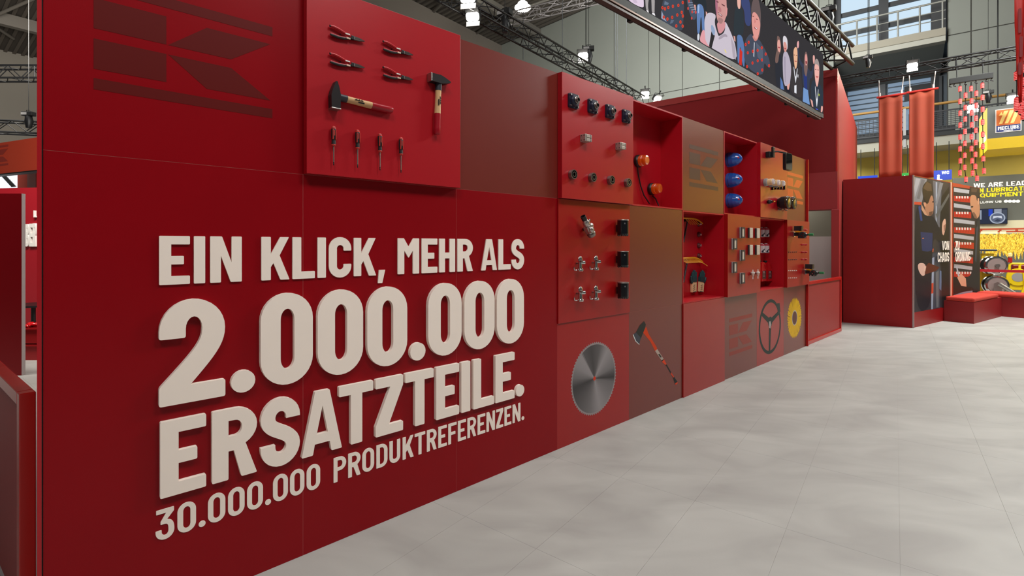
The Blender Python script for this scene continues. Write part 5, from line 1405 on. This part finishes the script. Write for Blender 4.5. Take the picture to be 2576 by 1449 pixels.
Y([(1290, 480), (1340, 390), (1380, 376), (1410, 470), (1452, 430), (1505, 520), (1548, 604), (1576, 680), (1582, 770), (1545, 745), (1512, 690), (1505, 870), (1290, 742)], (70, 76, 92)); Y([(1420, 470), (1500, 560), (1500, 700), (1440, 640)], (88, 96, 114)); Y([(1400, 470), (1408, 480), (1402, 640), (1392, 630)], (196, 200, 210))
for x, y in ((1340, 475), (1440, 565), (1386, 575), (1330, 592), (1486, 535), (1530, 606), (1382, 706), (1440, 680), (1490, 784), (1320, 746), (1440, 826), (1566, 736), (1486, 672), (1304, 500)):
    Y(circle(x, y, 12, 19, 10), (214, 64, 52)); Y(circle(x, y, 4, 7, 6), (150, 36, 34))
Y([(1378, 400), (1450, 380), (1448, 430), (1412, 474), (1386, 430)], (206, 136, 128))
Y([(1366, 160), (1368, 60), (1398, -30), (1440, -30), (1468, 80), (1476, 200), (1464, 420), (1446, 400), (1450, 190), (1402, 130), (1376, 180)], (104, 88, 88)); Y([(1374, 160), (1402, 128), (1452, 190), (1472, 280), (1454, 390), (1424, 450), (1388, 400), (1370, 250)], (224, 154, 146)); Y([(1380, 180), (1398, 184), (1396, 192), (1380, 188)], (90, 50, 50)); Y([(1420, 210), (1440, 218), (1438, 226), (1420, 218)], (90, 50, 50)); Y([(1398, 300), (1440, 320), (1426, 334), (1404, 322)], (140, 50, 56)); Y([(1402, 303), (1436, 321), (1422, 326)], (244, 236, 236)); Y([(1404, 210), (1418, 250), (1402, 262)], (204, 126, 122))
Z = lambda pts, c: ps(eF, pts, c)
Z([(405, 520), (470, 452), (522, 500), (526, 920), (492, 985), (420, 940)], (46, 48, 56)); Z([(490, 808), (522, 880), (546, 1008), (490, 984)], (88, 120, 176)); Z([(434, 200), (452, 180), (482, 210), (500, 330), (492, 440), (470, 460), (456, 600), (404, 600), (420, 450), (440, 400)], (120, 94, 88)); Z([(440, 262), (478, 230), (498, 350), (482, 450), (446, 404)], (226, 164, 154)); Z([(452, 350), (486, 356), (478, 376), (456, 370)], (170, 70, 76))
Z([(548, 945), (602, 960), (636, 1000), (636, 1062), (560, 1010)], (36, 38, 48)); Z([(520, 440), (590, 410), (640, 560), (656, 700), (636, 900), (616, 1000), (590, 940), (560, 955), (530, 850)], (184, 174, 190)); Z([(545, 500), (566, 500), (570, 900), (556, 880)], (160, 150, 168)); Z([(588, 940), (636, 900), (616, 1004), (596, 1000)], SKIN2); Z([(523, 200), (556, 178), (595, 230), (600, 340), (592, 402), (534, 392)], (216, 212, 218)); Z([(532, 272), (572, 280), (592, 360), (572, 442), (540, 412)], (216, 152, 142)); Z([(546, 370), (582, 372), (572, 390), (550, 386)], (176, 84, 84))
Z([(738, 370), (765, 350), (776, 520), (822, 602), (870, 640), (860, 700), (790, 640), (755, 500)], (56, 62, 82)); Z([(738, 282), (768, 254), (772, 330), (762, 376), (742, 372)], (230, 170, 170))
Z([(818, 612), (868, 640), (908, 670), (960, 750), (985, 620), (1002, 620), (976, 835), (930, 820), (930, 1100), (840, 980), (818, 800)], (56, 62, 80)); Z([(842, 780), (892, 760), (897, 1012), (850, 962)], (44, 58, 120)); Z([(838, 968), (906, 1010), (936, 1232), (828, 1180)], (116, 152, 202)); Z([(846, 520), (870, 412), (896, 450), (906, 560), (902, 700), (880, 830), (846, 720)], (124, 98, 94)); Z([(860, 482), (884, 450), (901, 540), (892, 632), (868, 642)], (226, 154, 148)); Z([(868, 570), (892, 572), (886, 612), (874, 612)], (120, 40, 46)); Z([(978, 492), (1000, 468), (1016, 520), (1002, 622), (986, 602)], (228, 168, 160))
Z([(655, 660), (700, 638), (722, 702), (746, 668), (802, 740), (816, 900), (826, 1160), (640, 1052), (645, 800)], (62, 58, 60)); Z([(686, 660), (696, 650), (720, 850), (742, 670), (752, 684), (722, 900), (716, 900)], (226, 228, 236)); Z([(700, 940), (732, 930), (732, 1062), (700, 1046)], (230, 232, 240)); Z([(748, 770), (762, 776), (760, 820), (746, 812)], (200, 200, 206)); Z([(686, 400), (714, 348), (744, 370), (750, 500), (740, 650), (716, 702), (700, 640), (686, 480)], (232, 180, 146)); Z([(700, 560), (742, 566), (730, 584), (706, 578)], (190, 110, 96)); Z([(692, 470), (706, 472), (706, 482), (692, 480)], (110, 70, 60)); Z([(724, 474), (744, 478), (742, 488), (724, 484)], (110, 70, 60))
Z([(955, 880), (1015, 850), (1045, 982), (1076, 910), (1122, 970), (1142, 1100), (1136, 1252), (1108, 1244), (1106, 1344), (980, 1268), (940, 1142)], (48, 56, 68)); Z([(1012, 950), (1022, 950), (1042, 1200), (1060, 990), (1068, 996), (1046, 1262), (1036, 1262)], (228, 230, 238)); Z([(1066, 1060), (1086, 1070), (1084, 1100), (1066, 1096)], (150, 170, 60)); Z([(942, 1140), (976, 1172), (988, 1268), (966, 1254)], SKIN2); Z([(1106, 1242), (1136, 1252), (1126, 1350), (1100, 1340)], SKIN2)
Z([(1006, 600), (1012, 556), (1036, 524), (1066, 560), (1080, 640), (1076, 690), (1010, 650)], (164, 150, 146)); Z([(1004, 612), (1060, 622), (1082, 684), (1072, 860), (1046, 982), (1020, 900), (1004, 740)], (236, 178, 168)); Z([(1020, 790), (1068, 800), (1056, 826), (1028, 816)], (200, 110, 106)); Z([(1014, 690), (1032, 692), (1032, 702), (1014, 700)], (110, 74, 70)); Z([(1050, 696), (1070, 700), (1070, 710), (1050, 706)], (110, 74, 70)); Z([(1024, 1285), (1062, 1300), (1060, 1312), (1022, 1296)], (80, 90, 230))
pic.build('screen_picture', SCREEN, scr)
# ------------------------------------------------------------------ banners
BAN = mat('orange sheer fabric', (150, 58, 32), .8, alpha=.9, var=.06, vscale=2)
BN3 = Plane((T3a.x, T3a.y, 0), HX)
def b4(x, y): return BN3.px(*c4([(x, y)])[0])
ztr = T3a.z - .125
def banner(x0, x1, yt, yb, label):
    (a, _), (c, _) = b4(x0, yt), b4(x1, yt); zt = b4((x0+x1)/2, yt)[1]; zb = b4((x0+x1)/2, yb)[1]
    t = thing('hanging_banner', label, 'banner', BN3.mx(a, zt, 0)); w, h = c - a, zt - zb
    n, m = 18, 12; b = MB()
    vs = [(w*i/n*(1 - .03*j/m) + .0, .022*math.sin(i*.62 + .3)*(.25 + .75*(1 - abs(j/m - .4))), -h*j/m) for j in range(m+1) for i in range(n+1)]
    b.add(vs, [(j*(n+1)+i, (j+1)*(n+1)+i, (j+1)*(n+1)+i+1, j*(n+1)+i+1) for j in range(m) for i in range(n)], 0, True)
    o = b.build('cloth', BAN, t); md = o.modifiers.new('thick', 'SOLIDIFY'); md.thickness = .003
    MB().cyl((-.05, 0, .01), (w + .08, 0, .01), .03, n=10).build('top_bar', mat('red banner bar', (190, 40, 30), .4), t)
    for x in (.02, w - .02):
        MB().cyl((x, 0, .03), (x + (.04 if x > w/2 else -.02), 0, ztr - zt), .012, n=6).build('strap', WHITE, t)
        MB().cyl((x, 0, .02), (x, 0, .12), .025, n=8).build('clip', WHITE, t)
banner(612, 890, 335, 1295, 'orange sheer fabric banner hanging next to the red tower')
banner(968, 1265, 275, 1300, 'orange sheer fabric banner hanging next to the lantern strings')

# ------------------------------------------------------------------ lantern strings
LRED = mat('lit red lantern', (206, 34, 40), .4, emit=.45); LPINK = mat('lit pink lantern band', (250, 130, 124), .4, emit=.55)
LP = hall((at(2440, 300, 12.2)).dot(HL))
def l4(x, y): return LP.px(*c4([(x, y)])[0])
lan = MB()
r_, h_ = .034, .062
prof = [(.02, h_)]; mis = []
for k in range(5):
    z = h_*.85 - k*h_*.4
    prof += [(r_, z), (r_, z - h_*.19), (r_*1.03, z - h_*.2), (r_*1.03, z - h_*.38)]
prof.append((.02, -h_*1.1)); mis = [0] + [0, 0, 1, 0]*5
mis = mis[:len(prof)-1]
lan.lathe(prof, (0, 0, 0), 'z', 14, 0, mis, False)
LMESH = lan.build('lantern', [LRED, LPINK]); lm = LMESH.data; bpy.data.objects.remove(LMESH)
capb = MB(); capb.lathe([(.006, .028), (.022, .009), (.022, .0)], (0, 0, 0), 'z', 10)
CO = capb.build('lantern_cap', BLACK); cmesh = CO.data; bpy.data.objects.remove(CO)
def lantern_string(P, pts, top, label, group):
    """pts: (u,z) of each lantern, top: (u,z) of the cord's upper end"""
    t = thing('lantern_string', label, 'lantern string', P.mx(top[0], top[1], 0), group)
    q = [(0, 0, 0)] + [(u - top[0], 0, z - top[1]) for u, z in pts]
    MB().tube(q, .008, 6).build('cord', BLACK, t)
    for i, (u, z) in enumerate(pts):
        o = bpy.data.objects.new('lantern', lm); COL.objects.link(o); o.parent = t
        tilt = 0
        if i == len(pts) - 1 and label.endswith('end'): tilt = 25
        o.matrix_local = Matrix.Translation((u - top[0], 0, z - top[1])) @ RY(tilt)
        for mm_ in (Matrix.Translation((0, 0, .056)), Matrix.Translation((0, 0, -.062)) @ RX(180)):
            c = bpy.data.objects.new('lantern_cap', cmesh); COL.objects.link(c); c.parent = o; c.matrix_local = mm_
    return t
ST = [([1565, 1567, 1568, 1568, 1567, 1566, 1570, 1565], [250, 395, 535, 675, 815, 955, 1095, 1235], (1565, 185), 'red lantern string nearest the orange banner'),
      ([1630, 1628, 1627, 1625, 1623, 1621, 1620, 1636], [325, 470, 605, 750, 890, 1030, 1172, 1312], (1630, 190), 'red lantern string second from the orange banner'),
      ([1695, 1700, 1703, 1703, 1700, 1700, 1708, 1714], [248, 390, 532, 672, 812, 952, 1095, 1238], (1692, 188), 'red lantern string in the middle of the bar'),
      ([1757, 1757, 1754, 1752, 1750, 1747, 1746, 1766], [302, 445, 595, 738, 880, 1020, 1162, 1300], (1755, 160), 'red lantern string fourth from the orange banner'),
      ([1828, 1830, 1832, 1832, 1834, 1836, 1840, 1848], [210, 350, 490, 640, 785, 925, 1070, 1212], (1828, 160), 'red lantern string nearest the black sign box')]
for xs, ys, top, lab in ST:
    lantern_string(LP, [l4(x, y) for x, y in zip(xs, ys)], l4(*top), lab, 'lantern strings on the black bar')
(a, za), (c, zc) = l4(1440, 165), l4(1955, 95)
t = thing('rigging_bar', 'black bar with clamps that carries the red lantern strings', 'bar', LP.mx(a, (za+zc)/2, 0))
wbar = c - a
MB().box((0, -.05, -.07), (wbar, .05, .07), 0, .01).build('beam', MATTBLACK, t)
for x in (.18, .78): MB().cyl((wbar*x, 0, .07), (wbar*x, .1, .45), .012, n=6).build('hanger', MATTBLACK, t)
for x in (.02, .12, .38, .62, .86, .97): MB().tube([(wbar*x, 0, -.07), (wbar*x - .02, -.02, -.12), (wbar*x + .03, -.02, -.14)], .013, 6).build('hook', MATTBLACK, t)

# hanging red decoration at the aisle side
SR = hall((at(2566, 200, 7.0)).dot(HL))
def sr(x, y): return SR.px(x, y)
t = thing('fabric_sash', 'narrow red twisted fabric sash hanging among red lanterns', 'sash', SR.mx(*sr(2566, 258), 0))
u0_, z0_ = sr(2566, 258)
b = MB(); rows = []
prof_ = [(2551, 2582, -60), (2553, 2580, 60), (2556, 2577, 130), (2557, 2572, 190), (2560, 2570, 230), (2563, 2569, 258)]
for xa, xb, y in prof_:
    for k in range(5):
        u, z = sr(xa + (xb-xa)*k/4, y); rows.append((u - u0_, .03*math.sin(k*1.6 + y*.02), z - z0_))
b.add(rows, [(j*5+k, (j+1)*5+k, (j+1)*5+k+1, j*5+k+1) for j in range(5) for k in range(4)], 0, True)
o = b.build('cloth', mat('red sash fabric', (206, 34, 24), .5, alpha=.97), t); o.modifiers.new('thick', 'SOLIDIFY').thickness = .004
for y0, y1, dx in ((25, 85, 0), (95, 145, 3), (160, 190, 0)):
    (ua1, zt1), (ub1, zb1) = sr(2560 + dx, y0), sr(2568 + dx, y1)
    MB().prism([rrect(ua1 - u0_, zb1 - z0_, ub1 - u0_, zt1 - z0_, .012, .012, 4)], -.05, -.035).build('patch', mat('dark red patch', (150, 10, 16), .5), t)
LP2 = hall((at(2572, 200, 7.6)).dot(HL))
for k, (x, ys) in enumerate(((2575, (60, 100, 142, 172, 205, 232, 262, 290)), (2568, (205, 228, 252, 276)), (2558, (190, 255, 268)))):
    pts = [LP2.px(x, y) for y in ys]
    lantern_string(LP2, pts, LP2.px(x, -30), ['red lantern string beside the red sash, longest', 'red lantern string behind the red sash', 'short red lantern string showing before the sash'][k], 'lantern strings by the sash')

# ------------------------------------------------------------------ lubrication stall behind the benches
ST_ = hall(at(2500, 600, 15.0).dot(HL)); c6 = crop(2440, 430, 4.3908)
def s6(x, y, p=0.0): return ST_.px(*c6([(x, y)])[0], p)
(a, _), (c, _) = s6(-190, 700), s6(2600, 700); zt = s6(300, 50)[1]
st = thing('stall_wall', 'dark stall wall with lettering, screen and wheat field picture', 'stall wall', ST_.mx(a, 0, 0))
wS = c - a
def so(u): return u - a
zw0, zw1 = s6(300, 930)[1], s6(300, 700)[1]; zc1 = s6(300, 640)[1]
MB().box((0, 0, 0), (wS, .12, zt)).build('panel', mat('stall charcoal print', (92, 94, 88), .5, var=.12, vscale=1.2), st)
def wheat_mat():
    m = bpy.data.materials.new('wheat print'); m.use_nodes = True; nt = m.node_tree; b = nt.nodes['Principled BSDF']; b.inputs['Roughness'].default_value = .5
    tc = nt.nodes.new('ShaderNodeTexCoord'); mp = nt.nodes.new('ShaderNodeMapping'); mp.inputs['Scale'].default_value = (16, 1, 5); mp.inputs['Rotation'].default_value = (0, .5, 0)
    n = nt.nodes.new('ShaderNodeTexNoise'); n.inputs['Scale'].default_value = 2.2; n.inputs['Detail'].default_value = 6; n.inputs['Distortion'].default_value = 1.5
    r = nt.nodes.new('ShaderNodeValToRGB'); r.color_ramp.elements[0].position = .35; r.color_ramp.elements[0].color = lin((120, 84, 20)); r.color_ramp.elements[1].position = .62; r.color_ramp.elements[1].color = lin((250, 224, 96))
    e = r.color_ramp.elements.new(.48); e.color = lin((226, 176, 30))
    nt.links.new(tc.outputs['Object'], mp.inputs[0]); nt.links.new(mp.outputs[0], n.inputs['Vector']); nt.links.new(n.outputs['Fac'], r.inputs[0]); nt.links.new(r.outputs[0], b.inputs['Base Color'])
    return m
top = [(so(s6(x, 0)[0]), zw1 + random.uniform(-.03, .07)) for x in range(-180, 2580, 12)]; bot = [(so(s6(x, 0)[0]), zw0 + random.uniform(-.15, .16)) for x in range(-180, 2580, 12)]
MB().prism([bot + top[::-1]], -.003, 0).build('wheat_print', wheat_mat(), st)
MB().box((.05, -.002, zw1 + .02), (wS - .05, 0, zc1 + .25)).build('sky_print', mat('pale sky print', (196, 190, 160), .5), st)
b = MB()
for z0, z1 in ((zc1 - .03, zc1 + .02), (zw1 + .06, zw1 + .10)): b.box((.05, -.004, z0), (wS - .05, 0, z1))
for x in (-20, 108, 318, 500, 700): b.box((so(s6(x, 0)[0]), -.004, zw1 + .06), (so(s6(x, 0)[0]) + .06, 0, zc1 + .02))
b.build('harvester_print', mat('red print', (176, 70, 40), .5), st)
b = MB()
for x0, x1 in ((120, 305), (330, 400)): b.box((so(s6(x0, 0)[0]), -.0045, s6(x0, 695)[1]), (so(s6(x1, 0)[0]), 0, s6(x0, 668)[1]))
b.build('window_print', mat('cream print', (240, 232, 190), .5), st)
TY = mat('yellow stall lettering', (236, 216, 40), .4, emit=.15); TWH = mat('white stall lettering', (245, 245, 240), .4, emit=.2)
def stext(s, x0, x1, yb, yt, m):
    (u0, _), (u1, _) = s6(x0, yb), s6(x1, yb); z0 = s6(300, yb)[1]; z1 = s6(300, yt)[1]
    text_line(ST_, s, so(u0), z0, so(u1), z1 - z0, m, st, bold=.24, d=.006, gap=.12)
stext('WE ARE LEADER', 40, 742, 172, 124, TWH); stext('IN LUBRICATION', 78, 735, 230, 184, TY); stext('EQUIPMENT', 55, 588, 286, 240, TY); stext('FOLLOW US', 40, 350, 352, 328, TWH)
for k in range(4):
    u, z = s6(397 + k*44, 335); MB().prism([circle(so(u), z, .046, n=20)], -.006, 0).build('round_mark', TWH, st)
# television on the stall wall
(u0, zb_), (u1, zt_) = s6(90, 590, .06), s6(416, 408, .06)
tv = thing('television', 'black flat television on the stall wall showing a headlamp', 'television', ST_.mx(u0, zb_, .001)); w, h = u1 - u0, zt_ - zb_
MB().box((0, -.06, 0), (w, 0, h), 0, .006).build('case', BLACK, tv)
pic = Pic(.061); TVr = lambda x0, z0, x1, z1: rect(w*x0, h*z0, w*x1, h*z1)
pic.add(TVr(.02, .03, .98, .97), (44, 50, 68)); pic.add(TVr(.02, .3, .12, .9), (150, 160, 176)); pic.add(TVr(.36, .5, .5, .95), (40, 70, 190)); pic.add(TVr(.55, .62, .8, .95), (150, 156, 170)); pic.add(TVr(.82, .3, .98, .9), (70, 76, 90))
pic.add(circle(w*.66, h*.38, h*.36, n=28), (170, 180, 196)); pic.add(circle(w*.66, h*.38, h*.30, n=28), (96, 104, 124)); pic.add([(w*.5, h*.34), (w*.66, h*.42), (w*.82, h*.34), (w*.8, h*.5), (w*.52, h*.5)], (206, 212, 224)); pic.add([(w*.56, h*.2), (w*.68, h*.14), (w*.78, h*.24), (w*.66, h*.32)], (60, 66, 84))
pic.build('picture', SCREEN, tv)
# sign box above the stall
SGP = hall(at(2500, 300, 13.6).dot(HL))
def g_(x, y, p=0.0): return SGP.px(*c4([(x, y)])[0], p)
(u0, z0), (_, z1) = g_(1888, 838), g_(1888, 468)
sg = thing('sign_box', 'black and yellow stall sign box with MECLUBE emblem', 'sign', SGP.mx(u0, z0, 0)); h = z1 - z0; w = g_(2700, 700)[0] - u0
MB().box((0, 0, 0), (w, 1.6, h)).build('box', mat('sign charcoal', (88, 92, 88), .5), sg)
MB().box((-.004, -.004, -.30), (w, 1.6, -.0)).build('yellow_band', mat('sign yellow', (220, 186, 20), .45), sg)
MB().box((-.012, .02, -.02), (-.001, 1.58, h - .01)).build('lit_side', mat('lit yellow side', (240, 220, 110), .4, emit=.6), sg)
def gl(x, y): u, z = g_(x, y); return (u - u0, z - z0)
em = thing('x', '', ''); bpy.data.objects.remove(em)
(xa, zb_), (xb, _) = gl(1980, 772), gl(2288, 772); zt_ = gl(1980, 498)[1]; zb_ = gl(1980, 772)[1]
pl = MB().box((xa, -.012, zb_), (xb, -.001, zt_)).build('emblem_plate', WHITE, sg)
k_ = .02; zm = zb_ + (zt_-zb_)*.30
MB().box((xa + k_, -.014, zm), (xb - k_, -.0125, zt_ - k_)).build('emblem_field', mat('emblem orange', (216, 110, 40), .4, emit=.2), pl)
MB().box((xa + k_, -.014, zb_ + k_), (xb - k_, -.0125, zm)).build('emblem_band', mat('emblem blue', (34, 50, 110), .4, emit=.1), pl)
we, he = xb - xa, zt_ - zm
b = MB()
for k in range(3):
    x = xa + we*(.14 + .22*k); b.prism([[(x, zm + he*.10), (x + we*.13, zm + he*.10), (x + we*.36, zm + he*.86), (x + we*.20, zm + he*.86)]], -.016, -.014)
b.prism([[(xa + we*.13, zm + he*.62), (xa + we*.30, zm + he*.62), (xa + we*.24, zm + he*.82)]], -.016, -.014)
b.build('emblem_mark', mat('emblem yellow', (250, 214, 120), .4, emit=.3), pl)
e = bpy.data.objects.new('caption', None); COL.objects.link(e); e.parent = sg
text_line(SGP, 'MECLUBE', xa + we*.1, zb_ + (zm-zb_)*.36, xb - we*.08, (zm-zb_)*.5, TWH, e, bold=.24, d=.003, p=.0142, gap=.1)
MB().box((xa + we*.32, -.0165, zb_ + (zm-zb_)*.16), (xa + we*.68, -.0142, zb_ + (zm-zb_)*.26)).build('small_print', TWH, sg)
for x in (.3, w - .3): MB().cyl((x, .8, h), (x, .8, h + 4), .015, n=6).build('hanger', MATTBLACK, sg)

# hose reels, trolley, post and tape in the stall
RP = hall(at(2500, 700, 13.4).dot(HL)); c8 = crop(2440, 560, 5.3676)
def r8(x, y, p=0.0): return RP.px(*c8([(x, y)])[0], p)
YM = mat('yellow enamel', (232, 200, 10), .4)
(u0, _), (u1, _) = r8(134, 700), r8(178, 700); zt_ = r8(150, 385)[1]
t = thing('reel_pillar', 'black and yellow pillar holding the hose reels', 'pillar', RP.mx(r8(60, 700)[0], 0, -.28)); wp_ = r8(180, 700)[0] - r8(60, 700)[0]
MB().box((0, 0, 0), (wp_ - .12, .3, zt_)).build('post', BLACK, t)
MB().box((wp_ - .12, -.01, 0), (wp_, .3, r8(150, 520)[1])).build('yellow_flank', mat('mustard enamel', (200, 158, 20), .4), t)
MB().box((wp_, .05, 0), (wp_ + .25, .3, r8(150, 420)[1])).build('yellow_back', YM, t)
MB().box((-.05, -.05, zt_), (wp_ + .3, .35, zt_ + .05), 0, .015).build('top_plate', mat('slate top', (60, 64, 70), .4), t)
RIMM = mat('reel flange', (168, 148, 144), .3, .35)
def make_reel():
    t = thing('hose_reel', '', 'hose reel', None, 'steel hose reels')
    R = .243
    MB().lathe([(R, .0), (R + .02, -.03), (R, -.06), (R*.86, -.065), (R*.84, -.05), (.06, -.05)], (0, 0, 0), 'y', 40).build('front_flange', CHROME, t)
    MB().lathe([(R, .20), (R + .015, .22), (R, .24), (.05, .24)], (0, 0, 0), 'y', 40).build('rear_flange', CHROME, t)
    MB().lathe([(R*.62, -.05), (R*.62, .2)], (0, 0, 0), 'y', 32).build('hose_coil', BLACK, t)
    MB().lathe([(R*.8, -.051), (R*.8, -.053), (.07, -.058), (0, -.058)], (0, 0, 0), 'y', 36).build('disc', RIMM, t)
    MB().cyl((0, -.05, 0), (0, -.12, 0), .05, n=18).build('hub', STEEL, t)
    return t
uu = [r8(345, 580), r8(360, 845)]
rr = repeat(make_reel, [RP.mx(uu[0][0], uu[0][1], .0, RZ(18)), RP.mx(uu[1][0], uu[1][1] , .0, RZ(10))],
       ['upper chrome hose reel above another reel in the stall', 'lower chrome hose reel with swing arm in the stall'])
t = thing('reel_arm', 'grey swing arm stand in front of the lower hose reel', 'bracket', RP.mx(uu[1][0], 0, .16)); zz = uu[1][1]
MB().prism([[(-.10, 0), (.10, 0), (.07, zz + .05), (0, zz + .1), (-.07, zz + .05)]], -.05, 0).build('upright', STEEL, t)
MB().tube([(.02, -.07, zz + .05), (.5, -.1, zz - .34), (.85, -.1, zz - .4)], [.055, .045, .02], 10).build('arm', STEEL, t)
# yellow trolley
(u0, _), (u1, _) = r8(520, 870), r8(860, 870)
t = thing('oil_trolley', 'yellow tubular trolley with red tank and yellow wheel', 'trolley', RP.mx(u0, 0, -.15)); w = u1 - u0
zA, zB = r8(560, 555)[1], r8(560, 850)[1]
for x in (.04, w*.5, w - .04): MB().tube([(x, 0, zB), (x, 0, zA - .05), (x + .03, 0, zA)], .028, 8).build('upright', YM, t)
MB().tube([(.05, 0, zA), (w - .05, 0, zA)], .028, 8).build('top_tube', YM, t)
MB().box((0, -.05, zB - .12), (w, .5, zB + .02), 0, .01).build('deck', YM, t)
MB().box((.1, .12, zB + .02), (w - .1, .5, zA - .03), 0, .03).build('tank', mat('dark red tank', (120, 24, 20), .35), t)
wh = r8(655, 740); MB().lathe([(.22, 0), (.23, -.03), (.22, -.06), (.1, -.065), (.1, -.03)], (wh[0] - u0, -.02, wh[1]), 'y', 28).build('wheel', YM, t)
MB().cyl((wh[0] - u0, -.09, wh[1]), (wh[0] - u0, 0, wh[1]), .12, n=20).build('hub', GREYL, t)
MB().tube([(wh[0] - u0 + .1, -.1, wh[1] + .2), (wh[0] - u0 + .13, -.1, wh[1] - .2), (wh[0] - u0 + .05, -.1, zB - .3)], .03, 8).build('hose_arm', YM, t)
for x in (.12, w - .15): MB().cyl((x, -.02, .07), (x, .03, .07), .07, n=16).build('castor', BLACK, t); MB().cyl((x, 0, .07), (x, 0, zB - .12), .02, n=8).build('castor_stem', STEEL, t)
MB().box((-.05, -.05, .05), (w, .4, .12), 0, .01).build('base_plate', YM, t)
# amber beacon bottle on the trolley
u, z = r8(555, 530); 
t = thing('signal_lamp', 'small white and red signal lamp standing on the yellow trolley', 'lamp', RP.mx(u, zA + .03, -.15))
hh = r8(555, 408)[1] - zA - .03
MB().lathe([(.045, 0), (.045, hh*.5)], (0, 0, 0), 'z', 16).build('base', mat('lamp red', (170, 30, 24), .3), t)
MB().lathe([(.045, hh*.5), (.047, hh*.52), (.047, hh*.62)], (0, 0, 0), 'z', 16).build('collar', STEEL, t)
MB().lathe([(.043, hh*.62), (.043, hh*.9), (.02, hh)], (0, 0, 0), 'z', 16).build('lens', mat('pale amber lens', (240, 190, 120), .3, emit=.5), t)
# red barrier tape
TP = hall(at(2500, 678, 12.9).dot(HL))
(u0, z0), (u1, z1) = TP.px(2380, 677), TP.px(2640, 684)
t = thing('barrier_tape', 'red barrier tape stretched in front of the hose reels', 'barrier tape', TP.mx(u0, z0, 0)); w = u1 - u0
MB().add([(0, 0, -.035), (w*.5, 0, z1 - z0 - .04), (w, 0, z1 - z0 - .035), (w, 0, z1 - z0 + .035), (w*.5, 0, z1 - z0 + .03), (0, 0, .035), (0, .003, -.035), (w*.5, .003, z1 - z0 - .04), (w, .003, z1 - z0 - .035), (w, .003, z1 - z0 + .035), (w*.5, .003, z1 - z0 + .03), (0, .003, .035)],
         [(0, 1, 4, 5), (1, 2, 3, 4), (7, 6, 11, 10), (8, 7, 10, 9), (5, 4, 10, 11), (4, 3, 9, 10), (1, 0, 6, 7), (2, 1, 7, 8)]).build('tape', mat('red tape', (170, 14, 30), .5), t)
for x in (0, w): MB().cyl((x, .02, -z0 if x == 0 else -z0), (x, .02, .06 + (z1 - z0 if x else 0)), .03, n=10).build('tape_post', MATTBLACK, t)

# ------------------------------------------------------------------ orange fascia and lit backdrop behind the end post
FZ = at(50, 390, 13.0)
FP = Plane((FZ.x, FZ.y, 0), (1, -.42))
(u0, zb_), (u1, _) = FP.px(-60, 428), FP.px(140, 440); zt_ = FP.px(50, 352)[1]; zb_ = FP.px(50, 432)[1]
t = thing('overhead_fascia', 'orange red overhead fascia under black trusses behind the wall end', 'fascia', FP.mx(u0, zb_, 0)); w = u1 - u0
MB().box((0, 0, 0), (w, .2, zt_ - zb_)).build('panel', mat('orange fascia', (214, 74, 48), .5, spec=.2), t)
MB().box((0, -.01, -.03), (w, .2, 0)).build('edge', MATTBLACK, t)
b = MB()
for lp in k_loops(w*.18, (zt_-zb_)*.25, 1.0, .55): b.prism([lp], -.002, 0)
b.build('logo_print', mat('fascia logo ink', (170, 50, 38), .5), t)
for x in (.5, w - .5): MB().cyl((x, .1, zt_ - zb_), (x, .1, zt_ - zb_ + 2), .015, n=6).build('hanger', MATTBLACK, t)
BKP = Plane((at(40, 616, 15).x, at(40, 616, 15).y, 0), (1, -.42))
(u0, z0), (u1, z1) = BKP.px(-40, 500), BKP.px(38, 425)
t = thing('lit_backdrop', 'bright white backdrop panel with dark diagonal bar below the fascia', 'backdrop', BKP.mx(u0, 0, 0)); w = u1 - u0
MB().box((0, 0, 0), (w, .1, z1 + .3)).build('panel', mat('lit white backdrop', (232, 236, 244), .5, emit=.9), t)
(ua2, za2), (ub2, zb2) = BKP.px(-5, 432), BKP.px(35, 470)
MB().prism([[(ua2 - u0, za2), (ua2 - u0 + .25, za2), (ub2 - u0 + .15, zb2), (ub2 - u0 - .1, zb2)]], -.02, 0).build('diagonal_bar', mat('dark bar', (50, 50, 52), .5), t)
(u0, z0), (u1, z1) = BKP.px(44, 500), BKP.px(120, 425)
t = thing('red_backdrop', 'red orange backdrop wall below the fascia beside the white one', 'backdrop', BKP.mx(u0, 0, 0))
MB().box((0, 0, 0), (u1 - u0, .1, z1 + .3)).build('panel', mat('coral backdrop', (200, 84, 70), .5), t)
MB().box(((u1-u0)*.36, -.02, 2.0), ((u1-u0)*.62, 0, z1)).build('grey_leaf', mat('grey pink leaf', (160, 120, 120), .5), t)
# lamps that light the stall wall and the gallery recess
area('stall_lamps', ST_.M @ Vector((s6(1300, 0)[0], -1.6, zt + 1.0)), ST_.M @ Vector((s6(1300, 0)[0], 0, 1.6)), 6.0, 300, (1, .95, .78), .4)
